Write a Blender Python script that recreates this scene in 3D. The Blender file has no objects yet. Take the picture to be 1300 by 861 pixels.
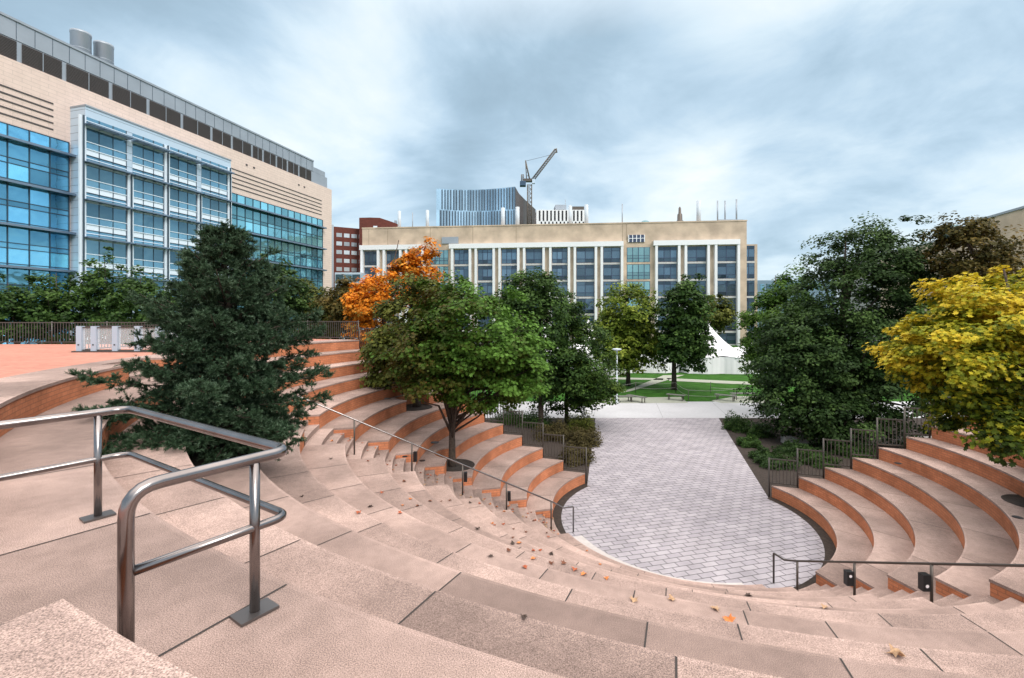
import bpy, math, random
import numpy as np
from mathutils import Vector
random.seed(7); rng = np.random.default_rng(7)
SC = bpy.context.scene
COL = SC.collection
pi = math.pi

# ------------------------------------------------------------------ helpers
def link(o, parent=None):
    COL.objects.link(o)
    if parent is not None: o.parent = parent
    return o
def tag(o, label=None, cat=None, group=None, kind=None):
    if label: o['label'] = label
    if cat: o['category'] = cat
    if group: o['group'] = group
    if kind: o['kind'] = kind
    return o
def thing(name, label, cat, loc=(0, 0, 0), group=None):
    o = bpy.data.objects.new(name, None); o.location = loc
    o.empty_display_size = .3
    link(o); return tag(o, label, cat, group)

class Frame:
    """local axes: s along, d outward, z up"""
    def __init__(s, o, e, z=0):
        l = math.hypot(*e); s.o = o; s.e = (e[0]/l, e[1]/l); s.n = (s.e[1], -s.e[0]); s.z = z
    def p(s, a, d, z):
        return (s.o[0]+s.e[0]*a+s.n[0]*d, s.o[1]+s.e[1]*a+s.n[1]*d, s.z+z)
    def at(s, u, d=0):          # distance along at which a sight ray through photo column u meets the offset plane
        a = (u-650)/600.0
        ox, oy = s.o[0]+s.n[0]*d, s.o[1]+s.n[1]*d
        return (a*oy-ox)/(s.e[0]-a*s.e[1])
WORLD = Frame((0, 0), (1, 0)); WORLD.n = (0, 1)

class MB:
    def __init__(s, frame=WORLD):
        s.v = []; s.f = []; s.m = []; s.t = []; s.uv = []; s.fr = frame; s.sm = []
    def face(s, pts, m=0, tone=.5, uv=None, smooth=False, raw=False):
        n = len(s.v)
        s.v += [p if raw else s.fr.p(*p) for p in pts]
        s.f.append(tuple(range(n, n+len(pts)))); s.m.append(m); s.t.append(tone); s.sm.append(smooth)
        s.uv += list(uv) if uv else [(p[0]+p[1]*.7, p[2]) if raw else (p[0]+p[1], p[2]) for p in pts]
    def box(s, a0, a1, d0, d1, z0, z1, m=0, tone=.5, skip=''):
        if a0 > a1: a0, a1 = a1, a0
        if d0 > d1: d0, d1 = d1, d0
        F = {'f': [(a0, d1, z0), (a1, d1, z0), (a1, d1, z1), (a0, d1, z1)],
             'b': [(a1, d0, z0), (a0, d0, z0), (a0, d0, z1), (a1, d0, z1)],
             'l': [(a0, d0, z0), (a0, d1, z0), (a0, d1, z1), (a0, d0, z1)],
             'r': [(a1, d1, z0), (a1, d0, z0), (a1, d0, z1), (a1, d1, z1)],
             't': [(a0, d1, z1), (a1, d1, z1), (a1, d0, z1), (a0, d0, z1)],
             'u': [(a0, d0, z0), (a1, d0, z0), (a1, d1, z0), (a0, d1, z0)]}
        for k, p in F.items():
            if k not in skip: s.face(p, m, tone)
    def tube(s, pts, r, n=8, m=0, tone=.5, caps=True):
        """pts world xyz"""
        P = [Vector(p) for p in pts]
        if not hasattr(r, '__len__'): r = [r]*len(P)
        base = len(s.v); prev = None
        for i, p in enumerate(P):
            if i == 0: d = P[1]-P[0]
            elif i == len(P)-1: d = P[-1]-P[-2]
            else: d = (P[i+1]-p).normalized()+(p-P[i-1]).normalized()
            d.normalize()
            if prev is None:
                a = Vector((0, 0, 1)) if abs(d.z) < .9 else Vector((1, 0, 0))
                x = d.cross(a).normalized()
            else:
                x = (prev-d*prev.dot(d)).normalized()
            prev = x; y = d.cross(x)
            k = 1.0
            if 0 < i < len(P)-1:
                c = (P[i+1]-p).normalized().dot(d); k = 1/max(c, .6)
            for j in range(n):
                t = 2*pi*j/n
                s.v.append(tuple(p+(x*math.cos(t)+y*math.sin(t))*r[i]*(k if n > 6 else 1)))
        for i in range(len(P)-1):
            for j in range(n):
                a = base+i*n+j; b = base+i*n+(j+1) % n
                s.f.append((a, b, b+n, a+n)); s.m.append(m); s.t.append(tone); s.sm.append(True)
                s.uv += [(j/n, i), ((j+1)/n, i), ((j+1)/n, i+1), (j/n, i+1)]
        if caps:
            for st, rv in ((base, True), (base+(len(P)-1)*n, False)):
                idx = list(range(st, st+n))
                if rv: idx.reverse()
                s.f.append(tuple(idx)); s.m.append(m); s.t.append(tone); s.sm.append(False); s.uv += [(0, 0)]*n
    def lathe(s, c, prof, n=20, m=0, tone=.5):
        base = len(s.v)
        for r, z in prof:
            for j in range(n):
                t = 2*pi*j/n; s.v.append((c[0]+r*math.cos(t), c[1]+r*math.sin(t), c[2]+z))
        for i in range(len(prof)-1):
            for j in range(n):
                a = base+i*n+j; b = base+i*n+(j+1) % n
                s.f.append((a, b, b+n, a+n)); s.m.append(m); s.t.append(tone); s.sm.append(True)
                s.uv += [(j/n, i), ((j+1)/n, i), ((j+1)/n, i+1), (j/n, i+1)]
        for st, rv in ((base, True), (base+(len(prof)-1)*n, False)):
            idx = list(range(st, st+n))
            if rv: idx.reverse()
            s.f.append(tuple(idx)); s.m.append(m); s.t.append(tone); s.sm.append(False); s.uv += [(0, 0)]*n
    def build(s, name, mats, parent=None, bevel=0, **tg):
        if not isinstance(mats, (list, tuple)): mats = [mats]
        org = np.array(wloc(parent))
        me = bpy.data.meshes.new(name)
        v = np.array(s.v, dtype=float)-org
        me.from_pydata(v.tolist(), [], s.f)
        for m in mats: me.materials.append(m)
        me.polygons.foreach_set('material_index', s.m)
        me.polygons.foreach_set('use_smooth', s.sm)
        a = me.attributes.new('tone', 'FLOAT', 'FACE'); a.data.foreach_set('value', s.t)
        uvl = me.uv_layers.new(name='UVMap'); uvl.data.foreach_set('uv', np.array(s.uv, dtype=np.float32).ravel())
        me.update()
        o = bpy.data.objects.new(name, me); link(o, parent)
        if bevel:
            b = o.modifiers.new('b', 'BEVEL'); b.width = bevel; b.segments = 2; b.limit_method = 'ANGLE'
        if tg: tag(o, **tg)
        return o
def wloc(o):
    v = np.zeros(3)
    while o is not None: v += np.array(o.location); o = o.parent
    return v

# ------------------------------------------------------------------ materials
def M(name, col, rough=.8, metal=0, var=None, var_scale=6, speck=0, speck_scale=120, bump=0, bump_scale=40,
      tone=0, spec=.5, stain=0, stain_scale=.6, coord='Object'):
    m = bpy.data.materials.new(name); m.use_nodes = True
    N, L = m.node_tree.nodes, m.node_tree.links; b = N['Principled BSDF']
    b.inputs['Roughness'].default_value = rough; b.inputs['Metallic'].default_value = metal
    b.inputs['Specular IOR Level'].default_value = spec
    tc = N.new('ShaderNodeNewGeometry')
    cur = N.new('ShaderNodeRGB'); cur.outputs[0].default_value = (*col, 1); cur = cur.outputs[0]
    def mulnoise(cur, scale, lo, hi, detail=4, p0=.35, p1=.65):
        n = N.new('ShaderNodeTexNoise'); n.inputs['Scale'].default_value = scale; n.inputs['Detail'].default_value = detail
        L.new(tc.outputs['Position'], n.inputs['Vector'])
        r = N.new('ShaderNodeMapRange'); r.inputs[1].default_value = p0; r.inputs[2].default_value = p1
        r.inputs[3].default_value = lo; r.inputs[4].default_value = hi
        L.new(n.outputs[0], r.inputs[0])
        x = N.new('ShaderNodeVectorMath'); x.operation = 'SCALE'
        L.new(cur, x.inputs[0]); L.new(r.outputs[0], x.inputs['Scale']); return x.outputs[0]
    if var: cur = mulnoise(cur, var_scale, 1-var, 1+var)
    if stain: cur = mulnoise(cur, stain_scale, 1-stain, 1+stain*.5, 6)
    if speck: cur = mulnoise(cur, speck_scale, 1-speck, 1+speck, 2, .3, .7)
    if tone:
        at = N.new('ShaderNodeAttribute'); at.attribute_name = 'tone'
        r = N.new('ShaderNodeMapRange'); r.clamp = False; r.inputs[3].default_value = 1-tone; r.inputs[4].default_value = 1+tone
        L.new(at.outputs['Fac'], r.inputs[0])
        x = N.new('ShaderNodeVectorMath'); x.operation = 'SCALE'; L.new(cur, x.inputs[0]); L.new(r.outputs[0], x.inputs['Scale']); cur = x.outputs[0]
    L.new(cur, b.inputs['Base Color'])
    if bump:
        n = N.new('ShaderNodeTexNoise'); n.inputs['Scale'].default_value = bump_scale; n.inputs['Detail'].default_value = 5
        L.new(tc.outputs['Position'], n.inputs['Vector'])
        bp = N.new('ShaderNodeBump'); bp.inputs['Strength'].default_value = bump; bp.inputs['Distance'].default_value = .02
        L.new(n.outputs[0], bp.inputs['Height']); L.new(bp.outputs[0], b.inputs['Normal'])
    return m

def brickmat(name, c1, c2, mortar, bw, bh, msize=.008, rough=.85, rot=0, uv=True, offset=.5, bump=.3, squash=1, freq=2, var=.25, cblend=.0, wear=.15):
    m = bpy.data.materials.new(name); m.use_nodes = True
    N, L = m.node_tree.nodes, m.node_tree.links; b = N['Principled BSDF']
    b.inputs['Roughness'].default_value = rough; b.inputs['Specular IOR Level'].default_value = .2
    tc = N.new('ShaderNodeTexCoord' if uv else 'ShaderNodeNewGeometry')
    mp = N.new('ShaderNodeMapping'); mp.inputs['Rotation'].default_value = (0, 0, rot)
    L.new(tc.outputs['UV' if uv else 'Position'], mp.inputs[0])
    br = N.new('ShaderNodeTexBrick'); br.offset = offset; br.offset_frequency = freq; br.squash = squash
    br.inputs['Color1'].default_value = (*c1, 1); br.inputs['Color2'].default_value = (*c2, 1); br.inputs['Mortar'].default_value = (*mortar, 1)
    br.inputs['Scale'].default_value = 1; br.inputs['Mortar Size'].default_value = msize; br.inputs['Mortar Smooth'].default_value = .15
    br.inputs['Brick Width'].default_value = bw; br.inputs['Row Height'].default_value = bh; br.inputs['Bias'].default_value = cblend
    L.new(mp.outputs[0], br.inputs['Vector'])
    n = N.new('ShaderNodeTexNoise'); n.inputs['Scale'].default_value = 1.3; n.inputs['Detail'].default_value = 8; n.inputs['Roughness'].default_value = .65
    g = N.new('ShaderNodeNewGeometry'); L.new(g.outputs['Position'], n.inputs['Vector'])
    r = N.new('ShaderNodeMapRange'); r.inputs[1].default_value = .3; r.inputs[2].default_value = .7; r.inputs[3].default_value = 1-wear; r.inputs[4].default_value = 1+wear
    L.new(n.outputs[0], r.inputs[0])
    x = N.new('ShaderNodeVectorMath'); x.operation = 'SCALE'; L.new(br.outputs[0], x.inputs[0]); L.new(r.outputs[0], x.inputs['Scale'])
    n2 = N.new('ShaderNodeTexNoise'); n2.inputs['Scale'].default_value = 60; n2.inputs['Detail'].default_value = 3
    L.new(g.outputs['Position'], n2.inputs['Vector'])
    r2 = N.new('ShaderNodeMapRange'); r2.inputs[1].default_value = .3; r2.inputs[2].default_value = .7; r2.inputs[3].default_value = .88; r2.inputs[4].default_value = 1.12
    L.new(n2.outputs[0], r2.inputs[0])
    x2 = N.new('ShaderNodeVectorMath'); x2.operation = 'SCALE'; L.new(x.outputs[0], x2.inputs[0]); L.new(r2.outputs[0], x2.inputs['Scale'])
    L.new(x2.outputs[0], b.inputs['Base Color'])
    bp = N.new('ShaderNodeBump'); bp.inputs['Strength'].default_value = bump; bp.inputs['Distance'].default_value = .01; bp.invert = True
    L.new(br.outputs['Fac'], bp.inputs['Height']); L.new(bp.outputs[0], b.inputs['Normal'])
    return m

def glassmat(name, col, metal=.75, rough=.06, tone=.35, wav=.02, wscale=.5):
    m = M(name, col, rough, metal, tone=tone, var=.12, var_scale=.15)
    N, L = m.node_tree.nodes, m.node_tree.links; b = N['Principled BSDF']
    n = N.new('ShaderNodeTexNoise'); n.inputs['Scale'].default_value = wscale; n.inputs['Detail'].default_value = 2
    g = N.new('ShaderNodeNewGeometry'); L.new(g.outputs['Position'], n.inputs['Vector'])
    bp = N.new('ShaderNodeBump'); bp.inputs['Strength'].default_value = wav; bp.inputs['Distance'].default_value = 1
    L.new(n.outputs[0], bp.inputs['Height']); L.new(bp.outputs[0], b.inputs['Normal'])
    return m

def leafmat(name, cols, trans=.3, rough=.5):
    m = bpy.data.materials.new(name); m.use_nodes = True
    N, L = m.node_tree.nodes, m.node_tree.links; b = N['Principled BSDF']
    at = N.new('ShaderNodeAttribute'); at.attribute_name = 'tone'
    cr = N.new('ShaderNodeValToRGB'); e = cr.color_ramp.elements
    while len(e) < len(cols): e.new(.5)
    for i, c in enumerate(cols): e[i].position = i/(len(cols)-1); e[i].color = (*c, 1)
    L.new(at.outputs['Fac'], cr.inputs[0])
    L.new(cr.outputs[0], b.inputs['Base Color']); b.inputs['Roughness'].default_value = rough
    b.inputs['Specular IOR Level'].default_value = .12
    t = N.new('ShaderNodeBsdfTranslucent'); L.new(cr.outputs[0], t.inputs[0])
    mx = N.new('ShaderNodeMixShader'); mx.inputs[0].default_value = trans
    out = N['Material Output']; L.new(b.outputs[0], mx.inputs[1]); L.new(t.outputs[0], mx.inputs[2]); L.new(mx.outputs[0], out.inputs[0])
    return m

conc = M('terrace_concrete', (.37, .272, .24), .88, spec=.22, var=.07, var_scale=9, speck=.6, speck_scale=170, bump=.5, bump_scale=260, tone=.22, stain=.24, stain_scale=.9)
joint = M('joint_sealant', (.045, .038, .036), .9)
curbm = M('pale_kerb_concrete', (.5, .47, .46), .85, var=.06, speck=.1, stain=.1, bump=.2)
brick = brickmat('riser_brick', (.55, .215, .11), (.47, .175, .088), (.33, .145, .085), .23, .078, .007, wear=.28)
plazabrick = brickmat('plaza_brick', (.55, .235, .17), (.46, .19, .14), (.36, .22, .18), .2, .1, .008, uv=False, rot=.3, wear=.12)
paver = brickmat('court_paver', (.39, .368, .40), (.32, .302, .335), (.06, .055, .06), .46, .23, .011, uv=False, rot=math.radians(-15.5), wear=.16, bump=.5)
walk = M('walk_concrete', (.47, .48, .51), .85, var=.05, stain=.1, stain_scale=.3, bump=.1)
grass_m = M('lawn', (.03, .098, .012), .95, spec=.1, var=.25, var_scale=1.2, speck=.35, speck_scale=18, bump=.6, bump_scale=30)
soil = M('mulch', (.035, .025, .02), .95, var=.3, var_scale=8, speck=.4, speck_scale=50, bump=1, bump_scale=25)
steel = M('brushed_steel', (.25, .23, .23), .24, 1, var=.15, var_scale=5)
steelplate = M('post_plate_steel', (.16, .15, .15), .4, .8)
darkmetal = M('dark_bronze_metal', (.11, .095, .085), .45, .6)
fencem = M('fence_metal', (.10, .092, .085), .5, .5)
bluepost = M('guard_post_paint', (.42, .52, .62), .4, .2)
black = M('black_metal', (.02, .02, .022), .4, .3)
white = M('white_paint', (.8, .8, .8), .5)
bark = M('bark', (.06, .045, .035), .95, var=.35, var_scale=14, bump=1, bump_scale=30)
barkg = M('grey_bark', (.14, .115, .09), .95, var=.35, var_scale=14, bump=1, bump_scale=30)
clearglass = bpy.data.materials.new('guard_glass'); clearglass.use_nodes = True
_b = clearglass.node_tree.nodes['Principled BSDF']; _b.inputs['Base Color'].default_value = (.8, .9, .95, 1)
_b.inputs['Roughness'].default_value = .05; _b.inputs['Alpha'].default_value = .22

# ------------------------------------------------------------------ amphitheatre plan
CX, CY = 5.5, 15.8
RB = [4.579, 5.42, 6.249, 7.116, 7.931, 8.759, 9.514, 10.443, 11.394, 12.282, 13.191, 14.089, 15.038]
CO = [-.154, .078, -.022, .016, -.368, -.467, -.018, -.089]
RISE = .45
def Rk(k, th):
    t = math.radians(th); kk = (k-7)/6
    return (RB[k-1]+CO[0]*math.cos(2*t)+CO[1]*math.sin(2*t)+CO[2]*math.cos(3*t)+CO[3]*math.sin(3*t)
            + kk*(CO[4]*math.cos(t)+CO[5]*math.sin(t)+CO[6]*math.cos(2*t)+CO[7]*math.sin(2*t)))
def pol(x, y): return math.hypot(x-CX, y-CY), math.degrees(math.atan2(y-CY, x-CX)) % 360
def cart(r, th): t = math.radians(th); return CX+r*math.cos(t), CY+r*math.sin(t)
PITS = {5: [(-2.0, 16.55, .72)], 8: [(-4.15, 20.05, .8)], 11: [(-5.45, 8.75, .95)]}
def edge(k, th, off=0):
    """radius of the front edge of row k, with the curved niches round the tree pits"""
    r = Rk(k, th)+off
    for cx, cy, pr in PITS.get(k, []):
        t = math.radians(th); dx, dy = math.cos(t), math.sin(t)
        ox, oy = CX-cx, CY-cy
        b = ox*dx+oy*dy; c = ox*ox+oy*oy-pr*pr; D = b*b-c
        if D > 0:
            far = -b+math.sqrt(D); near = -b-math.sqrt(D)
            if far > r and near < r+.3: r = far
    return r
LFEN = lambda x, y: y-(20.82-.335*x)                      # >0 beyond the left fence line
RFEN = lambda x, y: y-(18.36-.34*(x-9.95))
ELINE = lambda x, y: y-(16.11+.261*(x-1.32))               # aisle edges (far side, near side)
LLINE = lambda x, y: y-(14.29+.261*(x-1.67))
NLINE = lambda x, y: x-(6.1-.2335*(y-11.63))
FLINE = lambda x, y: x-(7.8-.2335*(y-12.17))
def cross(k, off, fn, a, b):
    """angle in [a,b] at which row k's edge meets the line fn=0"""
    def g(t): return fn(*cart(edge(k, t, off) if k <= 13 else Rk(13, t)+off, t))
    n = 60; pa = a; ga = g(a)
    for i in range(1, n+1):
        tb = a+(b-a)*i/n; gb = g(tb)
        if ga*gb <= 0:
            lo, hi = pa, tb
            for _ in range(30):
                mid = (lo+hi)/2
                if g(lo)*g(mid) <= 0: hi = mid
                else: lo = mid
            return (lo+hi)/2
        pa, ga = tb, gb
    return a
LIM = {'LF': (LFEN, 100, 158), 'E': (ELINE, 165, 195), 'L': (LLINE, 192, 212), 'N': (NLINE, 268, 284), 'F': (FLINE, 286, 308), 'RF': (RFEN, 395, 352)}
def ang(k, off, which): fn, a, b = LIM[which]; return cross(k, off, fn, a, b)

amp = thing('amphitheatre', 'curved amphitheatre of pinkish concrete seating rows with orange brick risers', 'amphitheatre', (CX, CY, 0))

JN = {12: (-133, -125.2, -117.8, -110.6, -103), 11: (-137, -130, -123, -116.3, -109.2, -101.8, -94.5, -88), 10: (-141, -133, -125.6, -118.2, -110.2, -104.1, -97, -90),
      9: (-144, -136.5, -129.1, -122.2, -114.4, -106.5, -99.2, -92), 8: (-152, -144, -136, -125, -118, -111.8, -105.3, -100.8, -92, -86), 7: (-154, -147, -140, -131.8, -123.3, -116, -110, -103.9, -94.5, -88.3)}
def strip(mb, kin, offin, kout, offout, w0, w1, z, joints=None, m=0, cap=.0, n=None, tonebase=.5, pitfloor=None):
    """tread surface between two edge curves, bounded by limit lines w0,w1; with slab joints"""
    a0, a1 = (ang(kin, offin, w0) if isinstance(w0, str) else w0), (ang(kin, offin, w1) if isinstance(w1, str) else w1)
    b0, b1 = (ang(kout, offout, w0) if isinstance(w0, str) else w0), (ang(kout, offout, w1) if isinstance(w1, str) else w1)
    n = n or max(3, int(abs(a1-a0)/.6))
    rr = random.Random(int(z*100)+int(a0)*7)
    tone = tonebase; tones = []
    jlist = []
    if joints:
        t = a0+joints*(.3+.5*rr.random())
        while t < a1-joints*.25: jlist.append((t-a0)/(a1-a0)); t += joints*(.8+.35*rr.random())
        if w0 == 'L' and kin in JN: jlist = sorted((360+q-a0)/(a1-a0) for q in JN[kin] if a0+1 < 360+q < a1-1)
    ks = sorted(set([i/n for i in range(n+1)]+[j for j in jlist]))
    A = []; B = []
    for q in ks:
        ta, tb = a0+(a1-a0)*q, b0+(b1-b0)*q
        A.append((*cart(edge(kin, ta, offin), ta), z)); B.append((*cart(edge(kout, tb, offout), tb), z))
    cur = rr.random(); rowt = rr.uniform(-.18, .18) if m == 0 else 0
    for i in range(len(ks)-1):
        if any(abs(ks[i]-j) < 1e-9 for j in jlist):
            cur = .25+.75*rr.random(); aa = a0+(a1-a0)*ks[i]-360
            if w0 == 'L' and ((kin == 11 and -117 < aa < -115) or (kin == 10 and -119 < aa < -117)): cur = 0.0
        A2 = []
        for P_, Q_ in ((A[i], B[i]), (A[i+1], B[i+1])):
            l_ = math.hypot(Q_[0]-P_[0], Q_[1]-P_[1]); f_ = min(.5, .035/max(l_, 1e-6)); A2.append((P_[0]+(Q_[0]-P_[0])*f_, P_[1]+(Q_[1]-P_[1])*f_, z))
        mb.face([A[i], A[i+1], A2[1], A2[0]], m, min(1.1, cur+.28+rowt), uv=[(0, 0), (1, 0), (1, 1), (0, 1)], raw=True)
        mb.face([A2[0], A2[1], B[i+1], B[i]], m, cur+rowt, uv=[(0, 0), (1, 0), (1, 1), (0, 1)], raw=True)
    for j in jlist:
        i = ks.index(j)
        a, b = Vector(A[i]), Vector(B[i]); d = (b-a).normalized(); w = Vector((-d.y, d.x, 0))*.007; up = Vector((0, 0, .004))
        a2 = a+d*.02; b2 = b-d*.03
        mb.face([tuple(a2-w+up), tuple(b2-w+up), tuple(b2+w+up), tuple(a2+w+up)], 1, .5, raw=True)
    return A, B

def wallcurve(mb, pts, z0, z1, m=0, tone=.5, off=0, flip=False):
    L = 0
    for i in range(len(pts)-1):
        a, b = pts[i], pts[i+1]; d = math.hypot(b[0]-a[0], b[1]-a[1])
        if d < 1e-6: continue
        mb.face([(a[0], a[1], z0), (b[0], b[1], z0), (b[0], b[1], z1), (a[0], a[1], z1)], m, tone,
                uv=[(L, z0), (L+d, z0), (L+d, z1), (L, z1)], raw=True); L += d
def inset(pts, d):
    """move curve points outward (away from the court) by d"""
    o = []
    for p in pts:
        r, t = pol(p[0], p[1]); x, y = cart(r+d, t); o.append((x, y, p[2]))
    return o

CAP = .055
REC = (233.6, 242.15)      # recess in the plaza edge at the upper left, degrees
def row(k):
    z = RISE*k
    kout, oo = (k+1, .012) if k < 13 else (13, 1.15)
    jang = lambda r: math.degrees(2.15/r)
    segs = [('LF', 'E'), ('L', 'N'), ('F', 'RF')]
    if k == 13: segs = [('LF', 'E'), ('L', REC[0]), (REC[1], 'N'), ('F', 'RF')]
    for w0, w1 in segs:
        mb = MB(); rs = MB()
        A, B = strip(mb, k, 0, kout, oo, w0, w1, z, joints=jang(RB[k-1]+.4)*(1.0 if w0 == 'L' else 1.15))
        # slab edge then brick riser 18 mm behind it
        wallcurve(mb, A, z-CAP, z, 0, .45)
        Ai = inset(A, .018)
        for i in range(len(A)-1):
            mb.face([(A[i][0], A[i][1], z-CAP), (Ai[i][0], Ai[i][1], z-CAP), (Ai[i+1][0], Ai[i+1][1], z-CAP), (A[i+1][0], A[i+1][1], z-CAP)], 0, .4, raw=True)
        wallcurve(rs, Ai, z-RISE-.01, z-CAP, 0)
        for e, w in ((0, w0), (-1, w1)):
            a, b = A[e], B[e]
            mb.face([(a[0], a[1], z-CAP), (b[0], b[1], z-CAP), (b[0], b[1], z), (a[0], a[1], z)], 0, .45, raw=True)
            zb = -.1 if w in ('LF', 'RF') else z-RISE-.01
            a = Ai[e]; d = math.hypot(b[0]-a[0], b[1]-a[1])
            rs.face([(a[0], a[1], zb), (b[0], b[1], zb), (b[0], b[1], z-CAP), (a[0], a[1], z-CAP)], 0,
                    uv=[(0, zb), (d, zb), (d, z-CAP), (0, z-CAP)], raw=True)
        o = mb.build('seating_row', [conc, joint], amp); rs.build('riser', brick, o)
    for w0, w1 in (('E', 'L'), ('N', 'F')):
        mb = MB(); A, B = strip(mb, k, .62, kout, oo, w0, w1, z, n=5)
        wallcurve(mb, A, z-RISE/3-.01, z, 0, .4); mb.build('aisle_landing', [conc, joint], amp)
    if k == 13:   # back wall and stair landing of the recess
        mb = MB()
        A = [(*cart(Rk(13, REC[0]+(REC[1]-REC[0])*i/6)+.95, REC[0]+(REC[1]-REC[0])*i/6), z) for i in range(7)]
        wallcurve(mb, A, z-RISE/3, z, 0, .4)
        for a0 in REC:
            p, q = cart(Rk(13, a0), a0), cart(Rk(13, a0)+.95, a0)
            mb.face([(*p, z-RISE), (*q, z-RISE), (*q, z), (*p, z)], 0, .45, raw=True)
        for i in range(6):
            a, b = A[i], A[i+1]; ra, rb2 = REC[0]+(REC[1]-REC[0])*i/6, REC[0]+(REC[1]-REC[0])*(i+1)/6
            c, d = cart(Rk(13, rb2)+1.15, rb2), cart(Rk(13, ra)+1.15, ra)
            mb.face([a, b, (*c, z), (*d, z)], 0, .5, raw=True)
        mb.build('aisle_landing', [conc, joint], amp)
for k in range(1, 14): row(k)
# recess floor (continues row 12) and its steps
mb = MB(); z = RISE*12
def sector(mb, r0, r1, a0, a1, z0, z1, n=6, tone=.5):
    P = [(cart(r0(a), a), cart(r1(a), a)) for a in [a0+(a1-a0)*i/n for i in range(n+1)]]
    for i in range(n):
        (p, q), (p2, q2) = P[i], P[i+1]
        mb.face([(*p, z1), (*p2, z1), (*q2, z1), (*q, z1)], 0, tone, raw=True)
        if z1 > z0: mb.face([(*p, z0), (*p2, z0), (*p2, z1), (*p, z1)], 0, tone, raw=True)
    for p, q in (P[0], P[-1]):
        if z1 > z0: mb.face([(*p, z0), (*q, z0), (*q, z1), (*p, z1)], 0, tone, raw=True)
R13 = lambda d: (lambda a: Rk(13, a)+d)
sector(mb, R13(-.02), R13(.36), *REC, z, z)
mb.build('landing', [conc, joint], amp)
for i in range(2):
    mb = MB(); sector(mb, R13(.35+.3*i), R13(.65+.3*i), *REC, z, z+.15*(i+1)); mb.build('aisle_step', conc, amp)
# aisle steps
for k in range(1, 14):
    for w0, w1 in (('E', 'L'), ('N', 'F')):
        for j in range(2):
            mb = MB(); zt = RISE*(k-1)+.15*(j+1)
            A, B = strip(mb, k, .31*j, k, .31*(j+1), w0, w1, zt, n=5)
            wallcurve(mb, A, zt-.16, zt, 0, .45)
            mb.build('aisle_step', conc, amp)
def floor_z(x, y):
    r, t = pol(x, y)
    z = 0
    inE = (ELINE(x, y) < 0 < LLINE(x, y) and x < CX); inN = (NLINE(x, y) > 0 > FLINE(x, y) and y < CY)
    for k in range(13, 0, -1):
        R = Rk(k, t)
        if r >= R:
            d = r-R
            if inE or inN: return RISE*(k-1)+(.15 if d < .31 else .3 if d < .62 else .45)
            return RISE*k
    return 0

# ------------------------------------------------------------------ ground, plaza, court
mb = MB(); mb.face([(-900, -300, -.02), (900, -300, -.02), (900, 1500, -.02), (-900, 1500, -.02)], raw=True)
mb.build('ground', grass_m, kind='structure')
th0, th1 = ang(13, 0, 'LF'), ang(13, 0, 'RF')
OUT = [(-8.2, 23.55), (-10.6, 24.5), (-14.6, 19.75), (-42, 19.75), (-42, -30), (48, -30), (48, 18.36-.34*(48-9.95)-.05)]
def rayout(th):
    t = math.radians(th); dx, dy = math.cos(t), math.sin(t); best = None
    pts = OUT
    for i in range(len(pts)-1):
        (ax, ay), (bx, by) = pts[i], pts[i+1]; ex, ey = bx-ax, by-ay
        den = dx*ey-dy*ex
        if abs(den) < 1e-9: continue
        s = ((ax-CX)*ey-(ay-CY)*ex)/den; q = ((ax-CX)*dy-(ay-CY)*dx)/den
        if s > 0 and -1e-4 <= q <= 1.0001: best = s if best is None else max(best, s)
    return best or 16.3
mb = MB(); zt = RISE*13
angs = [th0+(th1-th0)*i/240 for i in range(241)]
prev = None
for t in angs:
    r0 = Rk(13, t)+1.15; r1 = max(rayout(t), r0+.02)
    cur = ((*cart(r0, t), zt), (*cart(r1, t), zt))
    if prev:
        mb.face([prev[0], cur[0], cur[1], prev[1]], 0, raw=True)
        mb.face([(prev[1][0], prev[1][1], -.1), (cur[1][0], cur[1][1], -.1), cur[1], prev[1]], 1, raw=True)
    prev = cur
mb.build('plaza', [plazabrick, curbm], kind='structure')
# court
cols = []
mb = MB(); N = 120
A0, A1 = ang(1, 0, 'LF'), ang(1, 0, 'RF')
ring = [cart(Rk(1, A0+(A1-A0)*i/N)-(.02 if False else .30), A0+(A1-A0)*i/N) for i in range(N+1)]
for i in range(N): mb.face([(CX, CY+2, .0), (*ring[i], 0), (*ring[i+1], 0)], raw=True)
pl = [(5.75, 32.6), (ring[0][0]-.1, ring[0][1]+.05)]; pr = [(14.25, 32.6), (ring[-1][0]+.1, ring[-1][1]+.05)]
mb.face([(*ring[0], 0), (CX, CY+2, 0), (*ring[-1], 0), (*pr[1], 0), (*pr[0], 0), (*pl[0], 0), (*pl[1], 0)], raw=True)
mb.build('paved_court', paver, kind='structure')
# dark gap between court paving and first row
mb = MB(); mb.fr = WORLD
for i in range(N):
    t, t2 = A0+(A1-A0)*i/N, A0+(A1-A0)*(i+1)/N
    mb.face([(*cart(Rk(1, t)-.4, t), -.008), (*cart(Rk(1, t2)-.4, t2), -.008), (*cart(Rk(1, t2)+.05, t2), -.008), (*cart(Rk(1, t)+.05, t), -.008)], raw=True)
mb.build('drain_channel', soil, kind='structure')
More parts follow.
